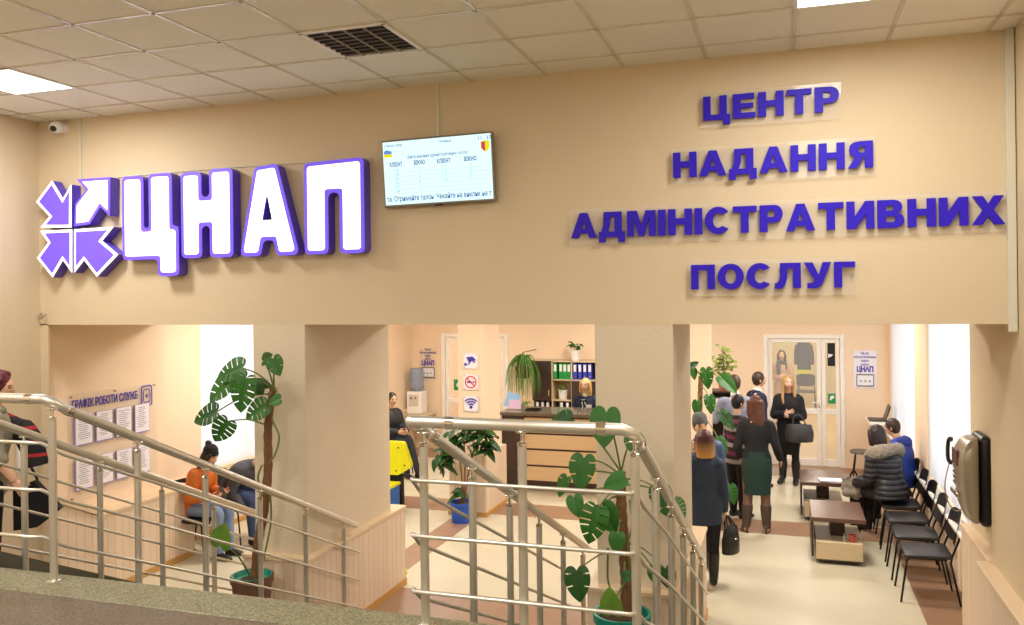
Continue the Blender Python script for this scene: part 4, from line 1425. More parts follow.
# low shelf with printer behind the people on the right
t = thing('side_cabinet', 'dark open cabinet with pale boxes behind the waiting people', 'cabinet', (-1.05, 13.2, 0))
cb_ = MB()
for x in (-1.42, -0.78):
    cb_.box(x - 0.012, x + 0.012, 13.0, 13.4, 0, 1.50)
for z in (0.05, 0.55, 1.14, 1.50):
    cb_.box(-1.42, -0.78, 13.0, 13.4, z - 0.012, z + 0.012)
cb_.build('carcass', 'wenge', t)
MB().box(-1.42, -0.78, 13.38, 13.4, 0, 1.5).build('back_panel', 'wenge', t)
t = thing('printer', 'white printer inside the dark cabinet behind the people', 'printer', (-1.05, 13.15, 1.152))
MB().box(-1.36, -0.84, 13.02, 13.36, 1.153, 1.40, bev=0.015).build('printer_body', 'white', t)
MB().box(-1.28, -0.92, 12.99, 13.02, 1.22, 1.24).build('paper_tray', 'black', t)

# clothes rail behind the glass door
t = thing('clothes_rail', 'clothes rail on the corridor wall behind the glass door', 'coat rack', (0.0, 23.4, 1.9))
MB().tube([(0.3, 23.4, 1.95), (1.4, 23.4, 1.95)], 0.014, 8).tube([(0.3, 23.4, 0), (0.3, 23.4, 1.96)], 0.014, 8).tube([(1.4, 23.4, 0), (1.4, 23.4, 1.96)], 0.014, 8).build('rail_frame', 'tube', t, 1.0)
MB().box(0.28, 0.32, 23.2, 23.6, 0, 0.03).build('foot', 'tube', t)
MB().box(1.38, 1.42, 23.2, 23.6, 0, 0.03).build('foot', 'tube', t)


def hung(x, y, z0, z1, w, mm, label, band=None):
    t = thing('hanging_jacket', label, 'jacket', (x, y, z0), 0, 'clothes hanging in the corridor')
    b = MB()
    b.tube(spline([(x, y, z0), (x, y, (z0 + z1) / 2), (x, y, z1 - 0.12), (x, y, z1 - 0.02), (x, y, z1)], 3), [(w * a, 0.10 * c) for a, c in [(0.5, 1)] * 3 + [(0.47, .95)] * 3 + [(0.48, .9)] * 3 + [(0.3, .6)] * 3 + [(0.1, .4)]], 14, side=(1, 0, 0))
    for s_ in (-1, 1):
        b.tube([(x + s_ * w * 0.42, y, z1 - 0.1), (x + s_ * w * .55, y - 0.02, z1 - 0.35), (x + s_ * w * .56, y - 0.03, z1 - 0.62)], [0.07, 0.065, 0.055], 10)
    b.build('cloth', mm, t, 1.2)
    MB().tube(spline([(x, y, z1 - .02), (x, y, z1 + 0.03), (x + 0.02, y, z1 + 0.06), (x, y, z1 + 0.085)], 4), 0.005, 6).build('hanger_hook', 'tube', t, 1.0)
    if band:
        MB().tube([(x, y, z0 + 0.06), (x, y, z0 + 0.30)], [(w * .53, .11), (w * .52, .11)], 14, side=(1, 0, 0)).build('bright_band', band, t, 1.2)


M['navy_cloth'] = mat('navy_cloth', '2c3240', 0.9)
hung(at(804, 360, Y=23.36).x, 23.36, at(804, 381, Y=23.36).z, at(804, 341, Y=23.36).z, 0.34, 'navy_cloth', 'dark jacket hanging behind the glass door', 'yellow')

# ================================================================== WALL PHONE
t = thing('information_phone', 'silver wall information phone with a black back plate, handset and cord', 'phone', (1.40, 7.3, 1.18))
px_ = 1.48
MB().box(px_ - 0.10, px_ + 0.01, 7.21, 7.58, 1.17, 1.87, bev=0.05, seg=3).build('back_plate', 'black', t, 0.8)
b = MB()
rows = [(1.19, .05, .12), (1.22, .10, .16), (1.32, .145, .185), (1.5, .17, .195), (1.66, .175, .195), (1.75, .16, .19), (1.81, .12, .17), (1.84, .07, .13)]
rg_ = []
for z, dx, hy in rows:
    ring_ = []
    for k in range(16):
        a = 2 * PI * k / 16
        cxx, sxx = math.cos(a), math.sin(a)
        ring_.append(V((px_ - 0.10 - dx / 2 - dx / 2 * math.copysign(abs(cxx) ** .5, cxx), 7.37 + hy * math.copysign(abs(sxx) ** .5, sxx), z)))
    rg_.append(ring_)
b.loft(rg_)
b.build('case', 'silver', t, 0.9)
M['phone_display'] = mat('phone_panel', '6a4038', 0.4)  # even reddish brown of the display panel
MB().box(px_ - 0.285, px_ - 0.268, 7.30, 7.50, 1.62, 1.74, bev=0.004).build('display_panel', 'phone_display', t)
kp = MB()
for i in range(3):
    for j in range(4):
        kp.box(px_ - 0.286, px_ - 0.268, 7.32 + 0.05 * i, 7.355 + 0.05 * i, 1.585 - 0.04 * j, 1.61 - 0.04 * j)
kp.build('keypad', 'chrome', t)
MB().box(px_ - 0.30, px_ - 0.26, 7.28, 7.52, 1.38, 1.42, bev=0.012).build('ledge_lip', 'chrome', t, 0.6)
hs = MB()
hs.tube(spline([(px_ - 0.275, 7.53, 1.79), (px_ - 0.295, 7.55, 1.79), (px_ - 0.305, 7.56, 1.75), (px_ - 0.307, 7.565, 1.69), (px_ - 0.305, 7.56, 1.63), (px_ - 0.29, 7.55, 1.605), (px_ - 0.27, 7.54, 1.605)], 5), 0.019, 10)
hs.build('handset', 'black', t, 1.0)
MB().tube(spline([(px_ - 0.295, 7.56, 1.60), (px_ - 0.335, 7.57, 1.42), (px_ - 0.31, 7.57, 1.28), (px_ - 0.24, 7.56, 1.21), (px_ - 0.17, 7.54, 1.24)], 8), 0.006, 6).build('cord', 'chrome', t, 1.0)

_sq = Matrix.Translation((px_ - 1.40, -0.02, 0)) @ Matrix.Diagonal((0.8, 1, 1, 1)) @ Matrix.Translation((1.40 - px_, 0.05, 0))
for ch in t.children:
    ch.data.transform(_sq)
# ================================================================== PLANTS
def leaf_outline(kind, rnd):
    """half outline of a heart-shaped leaf of length 1 along +y from the stalk at the origin; kind 'split' has deep cuts, 'holes' few, 'plain' none"""
    base = [(0.0, 0.0), (0.10, -0.13), (0.26, -0.16), (0.40, -0.06), (0.47, 0.12), (0.47, 0.32), (0.41, 0.52), (0.29, 0.72), (0.15, 0.88), (0.0, 1.0)]
    sm = spline(base, 6)
    if kind == 'plain':
        return sm
    cuts = {'split': [0.30, 0.44, 0.57, 0.69, 0.80], 'holes': [0.42, 0.66]}[kind]
    depth = {'split': 0.74, 'holes': 0.5}[kind]
    out = []
    n = len(sm)
    cut_i = [int(c * n) + rnd.choice((-1, 0, 0)) for c in cuts]
    for i, p in enumerate(sm):
        out.append(p)
        if i in cut_i:
            q = sm[i + 1]
            m_ = ((p[0] + q[0]) / 2, (p[1] + q[1]) / 2)
            k = depth * rnd.uniform(0.85, 1.1)
            inn = (m_[0] * (1 - k), m_[1] * (1 - k) + (m_[1] * .75 + .05) * k)
            d_ = V((q[0] - p[0], q[1] - p[1])).normalized() * 0.02
            out += [(inn[0] - d_.x, inn[1] - d_.y), (inn[0] + d_.x, inn[1] + d_.y)]
    return out


def leaf_mesh(mb, base, tip_dir, normal, L, kind, rnd, width=1.0, curl=0.25):
    tip = V(tip_dir).normalized()
    nrm = V(normal)
    nrm = (nrm - tip * nrm.dot(tip)).normalized()
    sx = tip.cross(nrm)
    tmp = MB()
    for s in (1, -1):
        o = leaf_outline(kind, rnd)
        o = [(x * s * width, y) for x, y in o]
        tmp.prism([o], 0.006 / L)
    bmesh.ops.subdivide_edges(tmp.bm, edges=[e for e in tmp.bm.edges if e.calc_length() > 0.22], cuts=2)
    for v in tmp.bm.verts:
        x, y, z = v.co
        z += 0.28 * abs(x) - curl * y * y * 0.55 - 0.35 * x * x + 0.02 * math.sin(9 * y) * abs(x) * 2
        v.co = V(base) + (sx * x + tip * y + nrm * z) * L
    me = bpy.data.meshes.new('tmp')
    tmp.bm.to_mesh(me)
    tmp.bm.free()
    mb.bm.from_mesh(me)
    bpy.data.meshes.remove(me)


def petiole(mb, a, b, r=0.006, sag=0.12):
    a, b = V(a), V(b)
    m_ = (a + b) / 2 + V((0, 0, (b - a).length * sag))
    mb.tube(spline([a, m_, b], 6), [r * 1.3] * 6 + [r] * 7, 6)


def pot(t, c, r0, r1, h, mm, soil=True, rim=True, inner=None):
    x, y, z = c
    p = MB()
    prof = [(r0 * .2, z), (r0, z), (r1, z + h)]
    if rim:
        prof = [(r0 * .2, z), (r0, z), (r1 * .97, z + h * .85), (r1 * 1.04, z + h * .86), (r1 * 1.05, z + h), (r1 * .94, z + h), (r1 * .92, z + h * .9), (r1 * .05, z + h * .88)]
    p.lathe(prof, 28, (x, y, 0))
    po = p.build('pot', mm, t, 0.7)
    if inner:
        MB().lathe([(r1 * .86, z + h * .9), (r1 * .96, z + h * 1.02), (r1 * .90, z + h * 1.02), (r1 * .80, z + h * .92)], 28, (x, y, 0)).build('pot_liner', inner, po, 0.9)
    s = MB()
    s.lathe([(r1 * .90, z + h * .875), (r1 * .85, z + h * .9), (r1 * .4, z + h * .93), (0.001, z + h * .94)], 20, (x, y, 0))
    s.build('soil', 'soil', t, 1.0)


def monstera(label, pot_c, pot_r, pot_h, pot_m, trunk, trunk_r, leaves, seed, inner=None, roots=(), ls=1.0, dy=0.0, lw=1.0):
    """leaves: (px, py, Y, length, angle of the tip in the picture plane in degrees (90 up, -90 down), kind, facing (-1..1), t on the trunk)"""
    rnd = random.Random(seed)
    t = thing('monstera_plant', label, 'plant', pot_c)
    pot(t, pot_c, pot_r * .78, pot_r, pot_h, pot_m, inner=inner)
    tp = [V(p) for p in trunk]
    path = [V(p) for p in spline(tp, 8)]
    tr = MB()
    rr = [trunk_r * (1.15 - 0.35 * i / len(path)) * (1 + 0.08 * math.sin(i * 2.1)) for i in range(len(path))]
    tr.tube(path, rr, 10)
    tr.build('trunk', 'bark', t, 1.2)
    for rts in roots:
        MB().tube(spline(rts, 8), 0.008, 6).build('aerial_root', 'petiole', t, 1.2)
    for (px, py, Y, L, ang, kind, face, tt) in leaves:
        L *= ls
        c = at(px, py, Y=Y + dy)
        a = math.radians(ang)
        tip = V((math.cos(a), -0.25 + rnd.uniform(-.15, .15), math.sin(a)))
        nrm = V((face, -1.0, 0.45 + rnd.uniform(-.1, .2)))
        base = c - tip.normalized() * L * 0.42
        lf = MB()
        leaf_mesh(lf, base, tip, nrm, L, kind, rnd, width=lw)
        mm = 'leaf_light' if kind == 'plain' and 60 < ang < 100 else rnd.choice(('leaf', 'leaf_dark', 'leaf'))
        lo = lf.build('leaf', mm, t, 1.0)
        i = min(len(path) - 1, int(tt * (len(path) - 1)))
        st = MB()
        petiole(st, path[i], base, 0.0055, 0.10)
        st.build('leaf_stalk', 'petiole', lo, 1.2)
    return t


# left plant: in the left stair well before the pillar
PZ = 0.40
p0 = at(252, 575, Y=5.85)
monstera('tall monstera in a brown pot with teal liner before the left pillar', (p0.x, p0.y, PZ), 0.165, p0.z - PZ + 0.0, 'pot_brown',
         [(p0.x + .02, p0.y, PZ + .2)] + [tuple(at(x, y, Y=5.85)) for x, y in ((258, 545), (264, 510), (268, 470), (268, 430), (271, 400), (274, 388))], 0.036,
         [(231, 372, 5.75, .30, 200, 'split', -.3, 1.0), (222, 388, 5.7, .34, 225, 'split', -.4, .98), (243, 393, 5.6, .34, -100, 'split', 0, .96), (206, 416, 5.7, .27, 200, 'split', -.2, .9),
          (222, 430, 5.65, .25, 238, 'split', .8, .7), (257, 411, 5.6, .24, 215, 'split', .2, .95), (267, 358, 5.75, .15, 30, 'plain', .2, 1.0), (276, 366, 5.7, .19, -60, 'holes', .1, 1.0),
          (275, 401, 5.6, .13, 200, 'plain', .1, .97), (258, 385, 5.8, .18, 150, 'plain', .4, .98), (222, 536, 5.3, .24, 70, 'plain', .3, .05), (234, 381, 5.9, .26, 190, 'split', -.5, 1.0)], 11, inner='pot_teal', ls=.78,
         roots=[[tuple(at(x, y, Y=5.8)) for x, y in ((272, 420), (279, 436), (276, 452), (270, 462))], [tuple(at(x, y, Y=5.78)) for x, y in ((262, 465), (258, 478), (262, 495))], [tuple(at(x, y, Y=5.78)) for x, y in ((270, 490), (271, 520), (266, 548), (262, 566))]])

# middle plant: in the middle stair well before the right pillar
p1 = at(622, 612, Y=5.75)
monstera('monstera in a teal pot in the middle stair well', (p1.x, p1.y, PZ), 0.19, p1.z - PZ, 'pot_teal',
         [(p1.x + .02, p1.y, PZ + .2)] + [tuple(at(x, y, Y=5.75)) for x, y in ((627, 590), (625, 560), (622, 520), (621, 490), (621, 472))], 0.04,
         [(561, 422, 5.6, .26, -160, 'holes', -.1, 1.0), (605, 427, 5.5, .37, -92, 'plain', .0, 1.0), (582, 472, 5.6, .34, -95, 'holes', -.1, .95), (563, 486, 5.7, .22, -115, 'holes', -.6, .95),
          (615, 482, 5.45, .22, 200, 'plain', .1, .95), (637, 446, 5.7, .25, -55, 'holes', .2, 1.0), (576, 506, 5.5, .21, -70, 'plain', .1, .8), (593, 524, 5.4, .36, -105, 'split', 0, .8),
          (608, 518, 5.5, .30, -60, 'plain', .1, .75), (617, 543, 5.4, .2, -90, 'plain', 0, .6), (578, 584, 5.4, .31, -80, 'holes', .1, .45), (611, 602, 5.35, .27, 95, 'plain', -.1, .25),
          (662, 500, 5.8, .29, -70, 'split', .3, .9), (679, 508, 5.85, .2, -50, 'split', .4, .85), (655, 575, 5.75, .18, -75, 'plain', .2, .5), (668, 578, 5.8, .22, -70, 'plain', .3, .5), (629, 576, 5.55, .14, 20, 'plain', 0, .4)], 23, ls=.64, lw=.92,
         roots=[[tuple(at(x, y, Y=5.7)) for x, y in ((630, 500), (632, 525), (628, 545), (631, 570))], [tuple(at(x, y, Y=5.7)) for x, y in ((608, 548), (608, 580), (615, 598))]])

# right plant: in the hall behind the right pillar
p2 = V((-0.99, 10.32, 0.0))
monstera('monstera rising beside the person in the grey hat, behind the right pillar', tuple(p2), 0.17, 0.32, 'pot_brown',
         [(p2.x, p2.y, .28), (p2.x, p2.y, .9), (p2.x - .01, p2.y, 1.4), (p2.x, p2.y - .01, 1.75), (p2.x + .01, p2.y, 2.0)], 0.034,
         [(693.5, 365, 9.3, .2, 35, 'plain', -.3, 1.0), (694, 374, 9.35, .19, -85, 'plain', -.1, 1.0), (707, 378, 9.2, .34, -82, 'holes', .1, .98), (728, 384, 9.0, .37, -42, 'plain', .2, .95),
          (710, 404, 9.2, .30, -80, 'holes', .3, .85), (697, 408, 9.3, .26, -92, 'plain', -.2, .8), (727, 420, 9.1, .36, -48, 'split', .5, .75), (722, 446, 9.3, .32, -62, 'split', .6, .6), (732, 494, 9.4, .32, -75, 'split', .3, .35)], 31, ls=.66, dy=.75, lw=.72)


# leafy plant in the blue pot before the column
def shrub(label, c, pr, ph, pm, stems, leafset, mm, kind_name='potted_plant', Lr=(.12, .2), wid=.55, seed=3, r=.012):
    rnd = random.Random(seed)
    t = thing(kind_name, label, 'plant', c)
    pot(t, c, pr * .85, pr, ph, pm, rim=True)
    s = MB()
    for st in stems:
        s.tube(spline(st, 6), r, 7)
    s.build('stem', 'bark', t, 1.2)
    f = MB()
    for (p, n, spread, down) in leafset:
        for k in range(n):
            a = 2 * PI * k / n + rnd.uniform(-.4, .4)
            d_ = V((math.cos(a), math.sin(a) * .8, rnd.uniform(-down, .5)))
            L = rnd.uniform(*Lr)
            b_ = V(p) + V((rnd.uniform(-1, 1), rnd.uniform(-1, 1), rnd.uniform(-1, 1))) * spread
            f.tube([V(p), b_], 0.003, 5)
            leaf_mesh(f, b_, d_, V((0, -.4, 1)), L, 'plain', rnd, width=wid, curl=.6)
    f.build('foliage', mm, t, 1.0)
    return t


c = V((-4.12, 10.42, 0))
P_ = lambda x, y, Y=10.42: tuple(at(x, y, Y=Y))
shrub('leafy dark green plant in a blue pot standing by the column', tuple(c), 0.15, 0.27, 'pot_blue',
      [[(c.x, c.y, .2), P_(462, 480), P_(458, 452), P_(450, 440)], [(c.x + .02, c.y, .2), P_(465, 470), P_(464, 440), P_(466, 428)], [(c.x + .03, c.y, .2), P_(470, 465), P_(478, 440), P_(484, 432)]],
      [(P_(441, 462), 9, .08, 1.2), (P_(446, 450), 8, .1, 1.0), (P_(450, 440), 9, .10, .9), (P_(444, 455), 8, .08, 1.2), (P_(466, 430), 8, .09, .8), (P_(484, 432), 10, .10, .9), (P_(480, 445), 7, .10, 1.0), (P_(472, 440), 6, .1, 1), (P_(458, 492), 5, .05, .6), (P_(492, 438), 5, .07, .9), (P_(478, 428), 7, .1, .6)], 'leaf_dark', Lr=(.14, .22), seed=5)

# light-green plant on the dark cabinet behind the people
c = at(724, 388, Y=13.15)
c.z = 1.512
P_ = lambda x, y, Y=13.15: tuple(at(x, y, Y=Y))
shrub('bushy yellow-green plant in a terracotta pot on the dark cabinet', tuple(c), 0.085, 0.15, 'pot_terra',
      [[(c.x, c.y, c.z + .1), P_(724, 372), P_(723, 352)]],
      [(P_(723, 352), 10, .10, .5), (P_(721, 362), 12, .14, .6), (P_(727, 363), 12, .14, .6), (P_(724, 372), 8, .10, .7), (P_(718, 368), 6, .1, .6)], 'leaf_yellow', Lr=(.07, .12), wid=.7, seed=8, r=.008)

# small plants on and in the cabinet
cab_top = zt
c = at(575, 360, Y=15.05)
c.z = cab_top + 0.001
shrub('small plant in a white pot on top of the office cabinet', tuple(c), 0.085, 0.19, 'pot_white', [[(c.x, c.y, c.z + .1), (c.x - .02, c.y, c.z + .25), (c.x - .05, c.y, c.z + .3)], [(c.x, c.y, c.z + .1), (c.x + .03, c.y, c.z + .22), (c.x + .07, c.y, c.z + .27)]],
      [((c.x - .07, c.y, c.z + .30), 5, .04, .4), ((c.x + .08, c.y, c.z + .26), 5, .04, .5), ((c.x + .01, c.y, c.z + .25), 4, .04, .6)], 'leaf', Lr=(.06, .10), wid=.8, seed=9, r=.005)
c = at(563, 400, Y=15.02)
c.z = zm2 + 0.012
shrub('small plant in a white pot inside the office cabinet', tuple(c), 0.085, 0.17, 'pot_white', [[(c.x, c.y, c.z + .1), (c.x, c.y, c.z + .2)]],
      [((c.x, c.y, c.z + .20), 9, .05, .1), ((c.x, c.y, c.z + .23), 6, .04, .0)], 'leaf_yellow', Lr=(.06, .10), wid=.5, seed=10, r=.005)

# trailing plant hung beside the cabinet
rnd = random.Random(4)
hp = at(523, 372, Y=14.45)
t = thing('hanging_spider_plant', 'trailing spider plant in a brown hanging pot left of the office cabinet', 'plant', tuple(hp))
MB().lathe([(0.02, hp.z - .12), (0.10, hp.z - .11), (0.15, hp.z + .08), (0.155, hp.z + .10), (0.14, hp.z + .10), (0.02, hp.z + .08)], 20, (hp.x, hp.y, 0)).build('pot', 'pot_brown', t, .7)
br = MB()
br.tube([(hp.x, HY1, hp.z + .35), (hp.x, hp.y, hp.z + .35)], .008, 6)
for a in range(3):
    br.tube([(hp.x, hp.y, hp.z + .35), (hp.x + .14 * math.cos(a * 2.1), hp.y + .14 * math.sin(a * 2.1), hp.z + .09)], .003, 5)
br.build('hanger', 'tube', t, 1.0)
f = MB()
for k in range(130):
    a = rnd.uniform(0, 2 * PI)
    L = rnd.uniform(.25, .62)
    up = rnd.uniform(.1, .24)
    out_ = rnd.uniform(.12, .30)
    p = [V((hp.x, hp.y, hp.z + .08)), V((hp.x + out_ * .5 * math.cos(a), hp.y + out_ * .5 * math.sin(a), hp.z + .08 + up)), V((hp.x + out_ * math.cos(a), hp.y + out_ * math.sin(a), hp.z + .05)), V((hp.x + out_ * 1.15 * math.cos(a), hp.y + out_ * 1.15 * math.sin(a), hp.z - L * .75))]
    pts = spline(p, 4)
    f.tube(pts, [(0.011 * (1 - .8 * (i / 12)), 0.0015) for i in range(len(pts))], 4)
for k in range(5):
    x0_ = hp.x - .18 + .07 * k
    z1_ = hp.z - rnd.uniform(.55, .78)
    f.tube([(x0_, hp.y - .1, hp.z), (x0_ - .02, hp.y - .12, (hp.z + z1_) / 2), (x0_, hp.y - .12, z1_)], .003, 4)
    for j in range(9):
        a = j * .7
        f.tube([(x0_, hp.y - .12, z1_), (x0_ + .07 * math.cos(a), hp.y - .12 + .05 * math.sin(a), z1_ + .05), (x0_ + .12 * math.cos(a), hp.y - .12 + .08 * math.sin(a), z1_ - .02)], [(.008, .0015), (.007, .0015), (.001, .001)], 4)
f.build('foliage', 'leaf_grass', t, 1.0)
# ================================================================== PEOPLE
def fuse(mb, voxel, it=3):
    """one continuous skin over all the closed volumes in mb"""
    me = bpy.data.meshes.new('fuse')
    bmesh.ops.recalc_face_normals(mb.bm, faces=mb.bm.faces)
    mb.bm.to_mesh(me)
    mb.bm.free()
    o = bpy.data.objects.new('fuse', me)
    COL.objects.link(o)
    md = o.modifiers.new('r', 'REMESH')
    md.mode = 'VOXEL'
    md.voxel_size = voxel
    s = o.modifiers.new('s', 'SMOOTH')
    s.factor = 0.5
    s.iterations = it
    dg = bpy.context.evaluated_depsgraph_get()
    m2 = bpy.data.meshes.new_from_object(o.evaluated_get(dg))
    bpy.data.objects.remove(o)
    bpy.data.meshes.remove(me)
    out = MB()
    out.bm.from_mesh(m2)
    bpy.data.meshes.remove(m2)
    return out


def sm01(x):
    x = max(0.0, min(1.0, x))
    return x * x * (3 - 2 * x)


def head_mesh(mb, hm, k, fem):
    """a head in its own frame (origin at its middle, +y forward), placed by hm, scaled by k"""
    tmp = bmesh.new()
    bmesh.ops.create_uvsphere(tmp, u_segments=32, v_segments=24, radius=1)
    for v in tmp.verts:
        x, y, z = v.co
        low = max(0.0, -z)
        px = x * 0.074 * (1 - 0.30 * sm01(low * 1.1) * (1 if y > -.2 else .6))
        py = y * 0.094
        if y < 0:
            py *= 1 - 0.42 * sm01(low * 1.2)
        if y > 0:
            py *= 1 - 0.08 * sm01(low)
        pz = z * 0.112
        if y > 0.15:
            g = lambda cx, cz, sx, sz: math.exp(-((px - cx) / sx) ** 2 - ((pz - cz) / sz) ** 2)
            py += 0.020 * g(0, -0.022, 0.011, 0.014) + 0.010 * g(0, -0.002, 0.009, 0.022)
            py -= 0.009 * (g(0.031, 0.010, 0.016, 0.011) + g(-0.031, 0.010, 0.016, 0.011))
            py += 0.004 * g(0, 0.032, 0.05, 0.010)
            py += 0.006 * g(0, -0.056, 0.020, 0.007) - 0.004 * g(0, -0.072, 0.02, 0.007) + 0.008 * g(0, -0.093, 0.02, 0.014)
            py += 0.003 * (g(0.043, -0.025, 0.017, 0.02) + g(-0.043, -0.025, 0.017, 0.02))
        v.co = hm @ (V((px, py, pz)) * k)
    for s in (-1, 1):
        r = bmesh.ops.create_uvsphere(tmp, u_segments=10, v_segments=8, radius=1)
        for v in r['verts']:
            v.co = hm @ (V((s * 0.073 + v.co.x * 0.010 + s * .006 * (-v.co.y), -0.012 + v.co.y * 0.018, -0.004 + v.co.z * 0.031)) * k)
    me = bpy.data.meshes.new('h')
    tmp.to_mesh(me)
    tmp.free()
    mb.bm.from_mesh(me)
    bpy.data.meshes.remove(me)


def hand_mesh(mb, wrist, d, n, k, curl, side):
    """palm and five fingers; d: direction of the hand, n: palm normal, side: +1 when the thumb leaves towards d x n"""
    d = V(d).normalized()
    n = (V(n) - d * V(n).dot(d))
    n = n.normalized() if n.length > 1e-4 else d.orthogonal().normalized()
    s = d.cross(n) * side
    w = V(wrist)
    pal = [w - d * .02 * k, w + d * .02 * k, w + d * .055 * k, w + d * .088 * k]
    mb.tube(pal, [(.026 * k, .019 * k), (.033 * k, .018 * k), (.041 * k, .016 * k), (.040 * k, .013 * k)], 12, side=s)
    for i, (off, ln) in enumerate(((.030, .072), (.010, .080), (-.010, .074), (-.029, .058))):
        b = w + d * .084 * k + s * off * k
        pts = [b - d * .01 * k]
        a = 0.12
        p = b
        spread = s * off * .9
        for seg in range(3):
            dd = (d * math.cos(a) + n * math.sin(a)).normalized()
            p = p + dd * ln * k * (.44, .32, .24)[seg] + spread * k * .12
            pts.append(p)
            a += curl * (.8, 1.0, .8)[seg]
        mb.tube(spline([tuple(q_) for q_ in pts], 2), [.0088 * k] * 3 + [.0082 * k] * 2 + [.0066 * k] * 2, 8)
    b = w + d * .022 * k + s * .026 * k
    t1 = b + (d * .6 + s * .75 + n * .3).normalized() * .042 * k
    t2 = t1 + (d * .9 + s * .2 + n * .45).normalized() * .032 * k
    t3 = t2 + (d * .95 + n * .5).normalized() * .024 * k
    mb.tube(spline([tuple(q_) for q_ in (b - s * .008 * k, t1, t2, t3)], 2), [.0125 * k] * 2 + [.0105 * k] * 3 + [.0075 * k] * 2, 8)


SKIN = mat('skin', 'dcae90', 0.55, noise=0.05, nscale=30)
EYE_M = mat('dark_eye', '2a1c18', 0.3)
LIP_M = mat('lips', 'b0605a', 0.5)
_cloth = {}


def cloth(c, rough=0.9, bump=0.25, bs=90, noise=.12):
    key = (c, rough)
    if key not in _cloth:
        _cloth[key] = mat('cloth_' + c, c, rough, noise=noise, nscale=14, bump=bump, bscale=bs)
    return _cloth[key]


